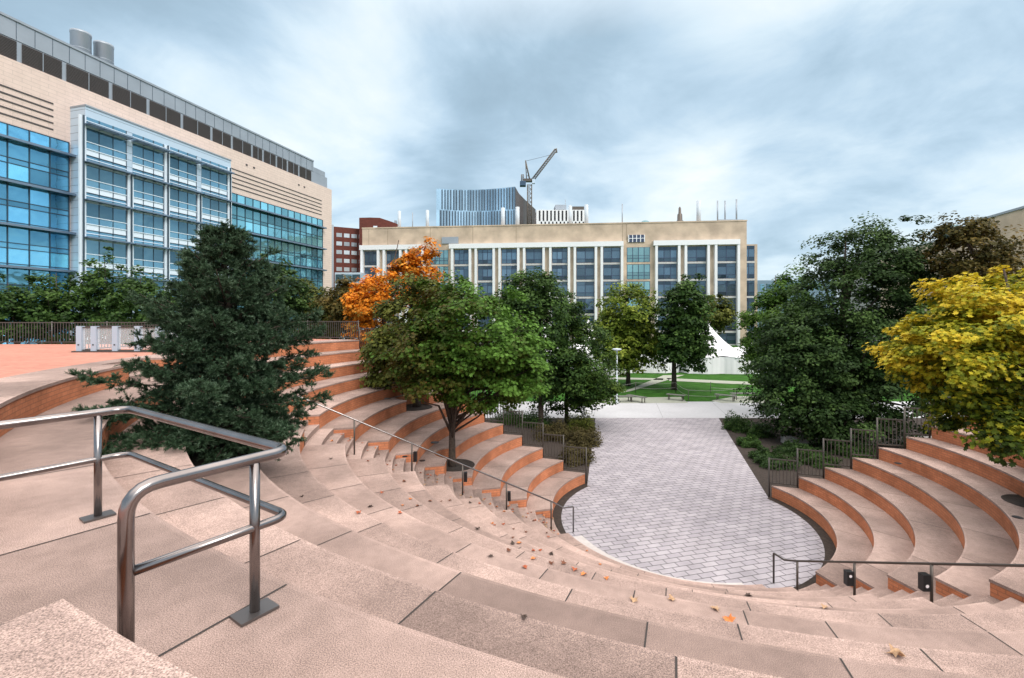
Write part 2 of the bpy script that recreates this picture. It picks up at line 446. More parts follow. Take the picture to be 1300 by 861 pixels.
# pale kerb at the foot of the near rows
mb = MB(); sector(mb, lambda a: Rk(1, a)-.62, lambda a: Rk(1, a)+.02, 197, 276.5, -.02, .15, n=40); mb.build('kerb', curbm, kind='structure')
mb = MB(); mb.face([(-30, 32.6, .004), (60, 32.6, .004), (60, 38.9, .004), (-30, 38.9, .004)], raw=True)
for x in (-8, -3.5, 1, 5.6, 10.4, 15, 19.6, 24): mb.face([(x, 32.6, .008), (x+.03, 32.6, .008), (x+1.43, 38.9, .008), (x+1.4, 38.9, .008)], 1, raw=True)
mb.build('walkway', [walk, M('walk_joint', (.25, .25, .27))], kind='structure')
def G(u, v, z=0.0):
    y = 600*(7-z)/(v-402); return ((u-650)/600*y, y, z)
mb = MB()
for q in ([(752, 512), (768, 505), (864, 504), (874, 511.7)], [(903, 508.5), (915, 511.7), (990, 511.7), (990, 503), (936, 503)],
          [(788, 499), (842, 476.5), (869, 476), (803, 496)], [(846, 480), (1000, 487), (1000, 490.5), (850, 483.5)], [(730, 478), (842, 480.5), (842, 482.5), (730, 481)]):
    mb.face([G(*p, .006) for p in q], raw=True)
mb.build('park_path', M('path_concrete', (.3, .32, .27), .9, var=.08), kind='structure')
# planting beds beyond the fences
def pline(x): return 20.82-.335*x
mb = MB(); mb.face([(pl[1][0]+.3, pl[1][1]-.4, -.006), (pl[0][0]+.2, 32.58, -.006), (-14, 32.58, -.006), (-14, 25.2, -.006)], raw=True)
mb.build('planting_bed', soil, kind='structure')
mb = MB(); mb.face([(pr[1][0]-.3, pr[1][1]-.3, -.006), (24, 13.3, -.006), (40, 7.9, -.006), (40, 32.58, -.006), (pr[0][0]-.2, 32.58, -.006)], raw=True)
mb.build('planting_bed', soil, kind='structure')

# ------------------------------------------------------------------ stepped fences on the seating ends
def panel(mb, a, b, z0, z1, gap=.115, bar=.011, post=.022):
    """pickets between points a,b (xy)"""
    L = math.hypot(b[0]-a[0], b[1]-a[1]); ex, ey = (b[0]-a[0])/L, (b[1]-a[1])/L
    f = Frame(a, (ex, ey)); mb.fr = f
    for z in (z0, z1-.04): mb.box(post, L-post, -.018, .018, z, z+.04)
    n = max(2, int(L/gap))
    for i in range(1, n): mb.box(L*i/n-bar, L*i/n+bar, -.01, .01, z0+.04, z1-.04)
def fence_steps(label, pts, group=None):
    root = thing('stepped_fence', label, 'fence', (pts[0][0], pts[0][1], 0))
    for i in range(len(pts)-1):
        a, b = pts[i], pts[i+1]; k = i+1; z = RISE*k
        mb = MB(); panel(mb, a, b, z+.07, z+1.04); mb.build('panel', fencem, root)
    for i, p in enumerate(pts):
        mb = MB(); zb = 0 if i == 0 else RISE*i-.0; zt = RISE*min(i+1, len(pts)-1)+1.06
        mb.tube([(p[0], p[1], zb), (p[0], p[1], zt)], .03, 6); mb.build('post', fencem, root)
    return root
def endpt(k, w, push):
    t = ang(k, 0, w); x, y = cart(Rk(k, t), t); return (x, y+push)
LP = [endpt(k, 'LF', .06) for k in range(1, 14)]; LP[0] = (LP[0][0]+.05, LP[0][1]-.02)
RP = [endpt(k, 'RF', .06) for k in range(1, 14)]; RP[0] = (RP[0][0]-.06, RP[0][1])
fence_steps('dark picket fence stepping up behind the left-hand seating rows beside the maple', LP)
fence_steps('dark picket fence stepping up behind the right-hand seating rows below the big dark tree', RP)
pf = thing('plaza_fence', 'long dark picket fence along the far edge of the brick plaza', 'fence', (-14.6, 19.7, RISE*13))
fp = [(LP[-1][0]-.1, LP[-1][1]+.08), (-10.55, 24.4), (-14.55, 19.65), (-26, 19.65)]
for i in range(3):
    a, b = fp[i], fp[i+1]; L = math.hypot(b[0]-a[0], b[1]-a[1]); n = max(1, round(L/2.4))
    for j in range(n):
        p = (a[0]+(b[0]-a[0])*j/n, a[1]+(b[1]-a[1])*j/n); q = (a[0]+(b[0]-a[0])*(j+1)/n, a[1]+(b[1]-a[1])*(j+1)/n)
        mb = MB(); panel(mb, p, q, zt+.07, zt+.92); mb.build('panel', fencem, pf)
        mb = MB(); mb.tube([(p[0], p[1], zt), (p[0], p[1], zt+.95)], .03, 6); mb.build('post', fencem, pf)
# metal and glass guard on the plaza
gd = thing('glass_guard', 'pale blue posts with glass panels round an opening on the brick plaza', 'guard rail', (-12, 15.3, zt))
gx = [(u-650)/600*15.3 for u in (102.5, 121, 148, 176, 203, 236)]
for x in gx:
    mb = MB(); mb.box(x-.085, x+.085, 15.22, 15.36, zt+.0, zt+.84); mb.build('post', bluepost, gd, bevel=.008)
    mb = MB(); mb.box(x-.02, x+.02, 15.205, 15.22, zt+.22, zt+.26); mb.build('bolt', black, gd)
for i in range(5):
    mb = MB(); mb.box(gx[i]+.1, gx[i+1]-.1, 15.28, 15.30, zt+.1, zt+.8); mb.build('glass_panel', clearglass, gd)
    mb = MB(); mb.box(gx[i]+.085, gx[i+1]-.085, 15.26, 15.32, zt+.78, zt+.81); mb.box(gx[i]+.085, gx[i+1]-.085, 15.26, 15.32, zt+.05, zt+.08); mb.build('rail', darkmetal, gd)
mb = MB(); mb.box(gx[0]-.2, gx[-1], 15.18, 15.4, zt+.001, zt+.04); mb.build('base_plate', darkmetal, gd)
for s in (0, 1):
    mb = MB(); xx = gx[0]-.12+s*(gx[-1]-gx[0]+.2); panel(mb, (xx, 15.35), (xx, 18.2), zt+.05, zt+.84, .12); mb.build('side_panel', fencem, gd)
mb = MB(); panel(mb, (gx[0]-.12, 18.2), (gx[-1], 18.2), zt+.05, zt+.84, .13); mb.build('back_panel', fencem, gd)

# ------------------------------------------------------------------ hand rails
def handrail_left():
    f = lambda x: 4.86+(x+5.77)*(-3.76/7.02)              # rail top height along x
    line = lambda x: 15.33+(x-1.99)*.335
    root = thing('stair_handrail', 'long brushed steel handrail running down the left aisle beside the maple', 'handrail', (1.99, 15.33, 0))
    mb = MB(); top = f(1.25); pts = [(1.99, line(1.99), .02), (1.99, line(1.99), .81), (1.96, line(1.96), .84), (1.65, line(1.65), .84)]
    pts += [(x, line(x), f(x)) for x in (1.3, -1.5, -4.4, -5.72)]+[(-5.77, line(-5.77), 4.84), (-5.77, line(-5.77), floor_z(-5.77, line(-5.77)))]
    mb.tube(pts, .024, 10); mb.build('rail', steel, root)
    for x in (1.25, -.17, -1.48, -2.9, -4.4):
        y = line(x); z0 = floor_z(x, y); mb = MB(); mb.tube([(x, y, z0), (x, y, f(x)-.01)], .024, 8)
        p = mb.build('post', darkmetal, root)
        if x in (-.17, -1.48, -2.9):
            b = MB(); b.box(x+.03, x+.13, y+.02, y+.14, z0+.38, z0+.66); b.build('light_box', black, p, bevel=.01)
def handrail_right():
    X = lambda y: 6.86+.234*(12.39-y)
    f = lambda y: 1.71+.5*(10.18-y)
    root = thing('stair_handrail', 'dark steel handrail running down the right aisle towards the court', 'handrail', (6.86, 12.39, 0))
    mb = MB(); pts = [(X(12.39), 12.39, .02), (X(12.39), 12.39, .78), (X(12.37), 12.37, .8), (X(12.05), 12.05, f(12.05)+.02)]
    pts += [(X(y), y, f(y)) for y in (11.7, 10.18, 8.7, 7.2, 5.7)]
    mb.tube(pts, .024, 10); mb.build('rail', darkmetal, root)
    for y in (11.65, 10.18, 8.7, 7.2, 5.72):
        x = X(y); z0 = floor_z(x, y); mb = MB(); mb.tube([(x, y, z0), (x, y, f(y)-.01)], .026, 8)
        p = mb.build('post', darkmetal, root)
        if y in (10.18, 8.7):
            zb = f(y)-.5; b = MB(); b.box(x-.175, x-.035, y-.03, y+.09, zb, zb+.3); bx = b.build('light_box', black, p, bevel=.015)
            b = MB(); c = (x-.105, y-.034, zb+(.21 if y > 9 else .1)); b.v += [(c[0]+.032*math.cos(t*pi/8), c[1], c[2]+.032*math.sin(t*pi/8)) for t in range(16)]
            b.f.append(tuple(range(16))); b.m.append(0); b.t.append(.5); b.sm.append(False); b.uv += [(0, 0)]*16
            l = b.build('light_box_lens', M('lens_glass', (.75, .72, .75), .25), p)
handrail_left(); handrail_right()
# big guard rail in the foreground
def P3(u, v, z): y = 600*(7-z)/(v-402); return Vector(((u-650)/600*y, y, z))
g = thing('guard_rail', 'large brushed steel guard rail with two bars on the landing in the foreground', 'guard rail', (-2.5, 3.2, 5.4))
ZT, ZM = 6.235, 5.865
A = P3(163, 519, ZT); B = P3(366, 572, ZT); D = P3(160, 622, ZT); dAl = (P3(0, 540, ZT)-A)
def arc(p0, p, p1, r, n=6):
    a = (p0-p).normalized(); b = (p1-p).normalized(); an = a.angle(b); d = r/math.tan(an/2)
    s, e = p+a*d, p+b*d; out = []
    for i in range(n+1):
        t = i/n; out.append(s*(1-t)**2+p*2*t*(1-t)+e*t*t)
    return out
Dd = Vector((D.x, D.y, 5.40))
far = A+dAl*2.6
top = [far]+arc(far, A, B, .12)+arc(A, B, D, .09)+arc(B, D, Dd, .13)+[Dd]
mb = MB(); mb.tube([tuple(p) for p in top], .031, 16)
mb.build('top_rail', steel, g)
lo = Vector((0, 0, ZM-ZT)); dn = (B-D).normalized()
mid = [far+lo]+arc(far+lo, A+lo, B+lo, .12)+arc(A+lo, B+lo, D+lo, .09)+[D+lo+dn*.02]
mb = MB(); mb.tube([tuple(p) for p in mid], .023, 14); mb.build('mid_rail', steel, g)
p1 = P3(128, 660, 5.4); p2 = P3(329, 783, 5.4)
def onseg(p, a, b):
    d = (b-a); t = ((p.x-a.x)*d.x+(p.y-a.y)*d.y)/(d.x**2+d.y**2); return a+d*t
p1 = onseg(p1, A, far); p2 = onseg(p2, B, D)
for p, d in ((p1, A-far), (p2, B-D)):
    mb = MB(); mb.tube([(p.x, p.y, 5.4), (p.x, p.y, ZT-.02)], .026, 14); po = mb.build('post', steel, g)
    f = Frame((p.x, p.y), (d.x, d.y)); mb = MB(f); mb.box(-.1, .1, -.065, .065, 5.404, 5.418); mb.build('base_plate', steelplate, po, bevel=.003)

# drain covers
for i, (u, v, k, r) in enumerate([(165, 552.5, 11, .13), (1140, 588.5, 5, .1), (1292, 657, 5, .1), (1000, 470, 0, 0), (514, 580, 6, .08), (536, 585, 5, .1), (552, 562, 6, .14), (492, 506, 9, .12), (584, 527, 6, .1)]):
    if not r: continue
    p = P3(u, v, RISE*k); mb = MB(); mb.lathe((p.x, p.y, p.z+.002), [(r, 0), (r, .008), (r*.8, .01)], 20)
    lab = {0: 'small dark drain cover on the pale tread behind the guard rail', 1: 'small drain cover on the right-hand rows beside the round tree pit', 2: 'drain cover at the right edge of the picture on a seating row',
           4: 'tiny drain cover left of the maple trunk', 5: 'drain cover just below the maple pit niche', 6: 'dark oval drain cover on the tread left of the maple trunk', 7: 'oval drain cover high on the left seating rows', 8: 'drain cover on the row right behind the maple trunk'}[i]
    o = mb.build('drain_cover', black); tag(o, lab, 'drain cover', 'drain covers set in the rows')
# ------------------------------------------------------------------ vegetation
MAPLE_V = np.array([(0, -.55, 0), (.16, -.3, .03), (.5, -.25, .1), (.34, .02, .07), (.52, .3, .1), (.2, .25, .04), (0, .6, 0), (-.2, .25, .04), (-.52, .3, .1), (-.34, .02, .07), (-.5, -.25, .1), (-.16, -.3, .03)])
MAPLE_F = [(0, 1, 2, 3, 4, 5, 6), (0, 6, 7, 8, 9, 10, 11)]
OVAL_V = np.array([(0, -.5, 0), (.3, -.12, .06), (.25, .25, .06), (0, .55, 0), (-.25, .25, .06), (-.3, -.12, .06)])
OVAL_F = [(0, 1, 2, 3), (0, 3, 4, 5)]
def leaves(name, C, Nrm, size, tone, mat, parent, shape='oval'):
    TV, TF = (MAPLE_V, MAPLE_F) if shape == 'maple' else (OVAL_V, OVAL_F)
    n = len(C); Nrm = Nrm/np.linalg.norm(Nrm, axis=1, keepdims=True)
    ref = rng.normal(size=(n, 3)); T = np.cross(Nrm, ref); T /= np.linalg.norm(T, axis=1, keepdims=True)+1e-9
    Bt = np.cross(Nrm, T)
    V = C[:, None, :]+(TV[None, :, 0, None]*T[:, None, :]+TV[None, :, 1, None]*Bt[:, None, :]+TV[None, :, 2, None]*Nrm[:, None, :])*size[:, None, None]
    V = V.reshape(-1, 3)-wloc(parent)
    m = len(TV); nf = len(TF); fl = len(TF[0])
    F = (np.array(TF)[None]+np.arange(n)[:, None, None]*m).reshape(-1)
    me = bpy.data.meshes.new(name)
    me.vertices.add(len(V)); me.vertices.foreach_set('co', V.astype(np.float32).ravel())
    me.loops.add(len(F)); me.loops.foreach_set('vertex_index', F.astype(np.int32))
    me.polygons.add(n*nf); me.polygons.foreach_set('loop_start', (np.arange(n*nf)*fl).astype(np.int32))
    me.polygons.foreach_set('loop_total', np.full(n*nf, fl, dtype=np.int32))
    me.update(calc_edges=True)
    a = me.attributes.new('tone', 'FLOAT', 'FACE'); a.data.foreach_set('value', np.repeat(tone, nf).astype(np.float32))
    me.materials.append(mat)
    return link(bpy.data.objects.new(name, me), parent)

def make_tree(name, label, cat, base, blobs, mat, n_clump, per, lsize, clump_r=.45, trunk_r=.14, trunk_h=1.5, shape='oval', tonef=None,
              barkm=bark, group=None, limbs=14, lean=(0, 0), spread=.12, flat=.55, seed=1, multi=1, shell=.55, open_=0, twig=True):
    """blobs: list of (x,y,z,rx,ry,rz,weight) in world coordinates; foliage clumps fill them, denser near their surface"""
    r_ = np.random.default_rng(seed); rr = random.Random(seed)
    root = thing(name, label, cat, tuple(base), group)
    w = np.array([b[6] if len(b) > 6 else b[3]*b[4]*b[5] for b in blobs], float); w /= w.sum()
    cc = []; on = []
    which = r_.choice(len(blobs), size=n_clump, p=w)
    for i in which:
        b = blobs[i]; d = r_.normal(size=3); d /= np.linalg.norm(d)
        rad = (shell+(1-shell)*r_.random())**.6 if r_.random() < .75 else r_.random()**.5*.8
        # uneven outline: lobes from a sum of cosines of the direction
        lob = 1+.13*math.sin(5*d[0]+3*d[1]+i*2+seed)+.11*math.sin(7*d[2]-4*d[0]+seed*1.7)+.1*math.sin(11*d[1]+6*d[2]+seed)
        p = np.array(b[:3])+d*np.array(b[3:6])*rad*lob
        cc.append(p); on.append(d)
    cc = np.array(cc); on = np.array(on)
    k = per
    cr = clump_r*(.55+.9*r_.random(n_clump))
    d = r_.normal(size=(n_clump, k, 3)); d /= np.linalg.norm(d, axis=2, keepdims=True)
    q = d*(r_.random((n_clump, k, 1))**.45)*cr[:, None, None]; q[:, :, 2] *= flat
    # clumps droop outwards
    q[:, :, 2] -= .25*np.einsum('nkc,nc->nk', q[:, :, :2], on[:, :2])
    C = (cc[:, None, :]+q).reshape(-1, 3)
    Nn = (np.array([0, 0, .9])+.5*on[:, None, :]+.45*d+r_.normal(size=(n_clump, k, 3))*.45).reshape(-1, 3)
    ct = r_.normal(size=n_clump)*.2
    tone = (.5+ct[:, None]+r_.normal(size=(n_clump, k))*.17).reshape(-1)
    if tonef is not None: tone = tone+tonef(C)
    size = lsize*(.7+.6*r_.random(len(C)))
    leaves('crown', C, Nn, size, np.clip(tone, 0, 1), mat, root, shape)
    # trunk, limbs and twigs
    mb = MB(); bx, by, bz = base
    for t_ in range(multi):
        ox, oy = (0, 0) if multi == 1 else (rr.uniform(-.25, .25), rr.uniform(-.25, .25))
        tz = bz+trunk_h
        pts = [(bx+ox, by+oy, bz-.1), (bx+ox+lean[0]*.2, by+oy+lean[1]*.2, bz+trunk_h*.3), (bx+ox+lean[0]*.6, by+oy+lean[1]*.6, bz+trunk_h*.7), (bx+ox+lean[0], by+oy+lean[1], tz)]
        top = max(b[2]+b[5]*.7 for b in blobs)
        cx = sum(b[0] for b in blobs)/len(blobs); cy = sum(b[1] for b in blobs)/len(blobs)
        pts += [(pts[-1][0]*.6+cx*.4+rr.uniform(-.1, .1), pts[-1][1]*.6+cy*.4+rr.uniform(-.1, .1), tz+(top-tz)*.45), (cx+rr.uniform(-.2, .2), cy+rr.uniform(-.2, .2), top)]
        mb.tube(pts, [trunk_r*1.35, trunk_r*1.05, trunk_r*.95, trunk_r*.85, trunk_r*.45, .02], 10)
        tr = mb
        targets = cc[r_.choice(n_clump, size=min(limbs, n_clump), replace=False)]
        for j, tg in enumerate(targets):
            tg = np.array(tg); f = .0+.75*((tg[2]-tz)/(top-tz)) if top > tz else 0
            f = max(0, min(.8, f-.25)); s0 = pts[3]; s1 = pts[4]; s2 = pts[5]
            st = [s0[i]+(s1[i]-s0[i])*f*2 if f < .5 else s1[i]+(s2[i]-s1[i])*(f-.5)*2 for i in range(3)]
            if f == 0: st[2] -= rr.uniform(0, trunk_h*.22)
            mid1 = [st[i]+(tg[i]-st[i])*.4 for i in range(3)]; mid1[2] += rr.uniform(-.1, .25)*abs(tg[2]-st[2]+.5)
            mid2 = [st[i]+(tg[i]-st[i])*.75+rr.uniform(-.12, .12) for i in range(3)]
            r0 = trunk_r*rr.uniform(.3, .5)
            mb.tube([tuple(st), tuple(mid1), tuple(mid2), tuple(tg)], [r0, r0*.65, r0*.4, .008], 6)
    mb.build('trunk', barkm, root)
    return root
def green(a, b, c, **k): return leafmat('leaf_'+str(len(bpy.data.materials)), [a, b, c], **k)
darkgreen = green((.018, .042, .012), (.042, .09, .02), (.10, .18, .04))
blackgreen = green((.016, .034, .012), (.034, .07, .02), (.085, .15, .04))
midgreen = green((.03, .07, .012), (.07, .15, .02), (.16, .27, .05))
olive = green((.035, .05, .012), (.09, .11, .02), (.18, .19, .04))
lime = green((.05, .085, .012), (.13, .19, .022), (.28, .33, .05))
maple_m = leafmat('maple_leaf', [(.075, .055, .012), (.065, .075, .012), (.05, .095, .012), (.075, .165, .022), (.13, .26, .045)])
yellow_m = leafmat('yellow_maple_leaf', [(.03, .05, .010), (.09, .13, .014), (.25, .27, .02), (.48, .41, .025), (.66, .50, .04)])
orange_m = leafmat('orange_leaf', [(.16, .12, .02), (.50, .18, .015), (.80, .27, .015), (.88, .42, .06)])
bronze = green((.04, .042, .014), (.09, .078, .02), (.19, .13, .035))
def W(u, v, y): return ((u-650)/600*y, y, 7+(402-v)/600*y)

# maple on the left rows
c1 = W(586, 450, 16.5)
make_tree('maple_tree', 'green maple growing from a round pit in the left seating rows, brownish on its left', 'tree', (-2.08, 16.4, 1.8),
          [(*W(592, 430, 16.5), 2.45, 2.4, 2.0, 5), (*W(547, 455, 16.3), 1.6, 1.8, 1.4, 2), (*W(645, 460, 16.3), 1.5, 1.8, 1.4, 2), (*W(625, 492, 16.2), 1.5, 1.5, .9, 1.3), (*W(562, 390, 16.6), 1.35, 1.3, 1.1, .8)],
          maple_m, 440, 95, .108, .39, .12, 1.15, 'maple', tonef=lambda C: np.clip((C[:, 0]+1.9)*.16, -.38, .3)+.05, limbs=40, seed=3)
make_tree('maple_tree', 'brownish olive maple in the upper pit, left of and behind the green maple', 'tree', (-4.05, 20.1, 3.15),
          [(*W(520, 420, 20.1), 2.0, 1.7, 2.0, 2), (*W(500, 455, 20.1), 1.2, 1.5, 1.4, 1), (*W(545, 380, 20.3), 1.3, 1.2, 1.0, .7)], olive, 210, 75, .13, .5, .15, 1.3, 'maple', limbs=12, seed=9)
# yellow maple at the right edge
yt = lambda C: np.clip((C[:, 2]-5.7)*.24, -.45, .3)+.09*np.sin(C[:, 0]*2.3+C[:, 2]*1.7)+np.clip((C[:, 0]-12)*.02, -.1, .1)
make_tree('maple_tree', 'bright yellow autumn maple at the right edge, its lowest leaves still green', 'tree', (13.35, 12.0, 2.25),
          [(*W(1275, 455, 12), 1.9, 2.2, 1.75, 5), (*W(1202, 462, 11.9), 1.15, 1.4, 1.25, 2), (*W(1330, 430, 12.2), 1.9, 1.9, 1.7, 3), (*W(1235, 380, 12), 1.0, 1.2, .7, .8), (*W(1268, 535, 11.4), 1.35, 1.4, .7, 1.4), (*W(1350, 380, 12.4), 1.6, 1.6, 1.1, 1.2)],
          yellow_m, 540, 95, .105, .36, .14, 2.0, 'maple', tonef=yt, limbs=26, seed=5)
# orange tree beyond the left fence
make_tree('maple_tree', 'bright orange autumn tree with a thin top standing beyond the left fence', 'tree', (-7.5, 27.5, 0),
          [(*W(492, 375, 27.5), 1.9, 1.8, 1.6, 3), (*W(532, 352, 28), 1.2, 1.2, 2.0, 1.6), (*W(462, 390, 27.5), 1.3, 1.3, 1.9, 2.4), (*W(545, 322, 28), .55, .6, 1.1, .35), (*W(520, 330, 28), .6, .7, .9, .35), (*W(512, 345, 28), .9, .9, 1.0, .8), (*W(462, 425, 27), .8, 1.2, .9, .6)], orange_m, 300, 46, .15, .42, .13, 6.2, 'maple', limbs=20, seed=13, shell=.3)
make_tree('bronze_tree', 'brown leaved tree peeking out left of the orange one', 'tree', (-10.5, 30, 0),
          [(*W(440, 385, 30), 1.7, 1.5, 1.6)], bronze, 110, 40, .2, .45, .12, 6, seed=14)
# dark trees behind the maple
make_tree('shade_tree', 'tall dark green tree rising behind the right side of the green maple', 'tree', (1.8, 29.5, 0),
          [(*W(680, 400, 30), 2.6, 2.5, 2.8, 4), (*W(672, 365, 30), 1.7, 1.6, 1.2, 1), (*W(705, 470, 29.5), 2.4, 2.4, 2.3, 3), (*W(640, 400, 30), 1.3, 1.4, 1.8, 1)], darkgreen, 380, 80, .18, .62, .16, 3, limbs=18, seed=21)
make_tree('shade_tree', 'mid green leafy tree overhanging the corner of the paved court by the lamp', 'tree', (3.6, 31.2, 0),
          [(*W(738, 455, 31), 2.0, 2.2, 3.0, 3), (*W(752, 488, 30.5), 1.8, 1.8, 1.5, 1.6), (*W(715, 500, 30.5), 1.8, 1.6, 1.5, 1.2), (*W(728, 410, 32), 1.5, 1.5, 1.4, 1)], midgreen if False else leafmat('court_tree_leaf', [(.02, .045, .012), (.04, .085, .016), (.12, .19, .035)]), 260, 75, .17, .55, .12, 2.5, limbs=14, seed=22)
make_tree('shade_tree', 'lime green tree on the lawn just right of the street lamp', 'tree', (11.8, 48, 0),
          [(*W(798, 408, 48), 3.2, 2.9, 4.0, 3), (*W(797, 440, 48), 3.5, 2.9, 2.5, 2), (*W(775, 425, 48), 1.6, 2, 2.4, .8)], lime, 420, 50, .3, .8, .2, 3, limbs=14, seed=23)
make_tree('shade_tree', 'dark green tree on the lawn in front of the white tent peak', 'tree', (15.6, 45.5, 0),
          [(*W(868, 402, 45), 2.25, 2.4, 3.5, 3), (*W(868, 440, 45), 2.6, 2.4, 2.0, 2.0)], darkgreen, 340, 52, .3, .75, .22, 3, limbs=14, seed=24)
make_tree('shade_tree', 'yellowish green tree half hidden behind the dark lawn tree', 'tree', (34, 80, 0),
          [(*W(905, 398, 80), 3.4, 3, 3.2)], olive, 120, 45, .45, 1.0, .2, 4, seed=25)
# big dark tree on the right
make_tree('shade_tree', 'very large dark green tree filling the space right of the paved court', 'tree', (19.3, 27.8, 0),
          [(*W(1105, 400, 28), 4.1, 3.6, 5.0, 6), (*W(1040, 450, 27), 3.2, 3.0, 3.5, 3), (*W(1110, 490, 26.5), 4.1, 3.0, 2.5, 3), (*W(1100, 325, 28), 3.0, 2.6, 2.0, 1.6), (*W(1175, 380, 28), 1.6, 2.2, 3.5, 1.4), (*W(1010, 515, 26.5), 2.3, 2.2, 1.5, 1.4), (*W(1065, 530, 25.5), 2.6, 2.0, 1.2, 1.2), (*W(1000, 450, 27), 2.0, 2.0, 2.6, 1.2)], blackgreen, 1200, 85, .165, .6, .3, 3, limbs=26, seed=31)
make_tree('shade_tree', 'fresh green tree at the left shoulder of the very large dark tree', 'tree', (18.8, 35, 0),
          [(*W(985, 410, 35), 2.2, 2.3, 3.1, 3), (*W(972, 450, 35), 2.2, 2.2, 2.2, 2), (*W(1005, 372, 35), 1.9, 1.8, 1.9, 1)], midgreen, 260, 75, .2, .65, .18, 3, limbs=12, lean=(.6, 0), seed=32)
make_tree('bronze_tree', 'bronze leaved tree rising behind the yellow maple', 'tree', (25.5, 25.5, 0),
          [(*W(1232, 322, 25), 1.9, 2.0, 1.8, 3), (*W(1222, 292, 25), 1.2, 1.2, .7, .8), (*W(1280, 335, 25), 1.4, 1.6, 1.4, 1.3)], bronze, 170, 60, .16, .5, .16, 8, limbs=18, barkm=barkg, seed=33)
# trees in front of the left laboratory
for i, (u, v, y, rx, rz, mt, lab) in enumerate([
        (20, 398, 31, 2.6, 1.9, darkgreen, 'dark bushy tree at the far left edge behind the plaza fence'),
        (75, 385, 33, 2.3, 2.0, darkgreen, 'low dark tree behind the plaza fence, second from the left edge'),
        (140, 372, 34, 2.5, 2.4, midgreen if False else darkgreen, 'taller dark tree with a thin top left of the spruce, behind the fence'),
        (185, 388, 31, 2.2, 1.9, darkgreen, 'bushy tree just left of the spruce behind the plaza fence'),
        (398, 392, 34, 1.7, 1.7, olive, 'yellow green tree right of the spruce in front of the beige wall'),
        (352, 372, 30, 2.0, 1.8, blackgreen, 'dark tree crown showing right behind the spruce'),
        (425, 405, 33, 1.6, 1.4, olive, 'small olive tree between spruce and orange tree')]):
    p = W(u, v, y)
    make_tree('bushy_tree', lab, 'tree', (p[0], p[1], 0), [(*p, rx, 2, rz, 3), (p[0]-rx*.3, p[1], p[2]+rz*.5, rx*.5, 1.2, rz*.8, .6), (p[0], p[1], p[2]-rz*.8, rx, 2, rz, 1.5)], mt, 150, 45, .22, .55, .12, 4, limbs=6, seed=40+i, group='trees behind the plaza fence')

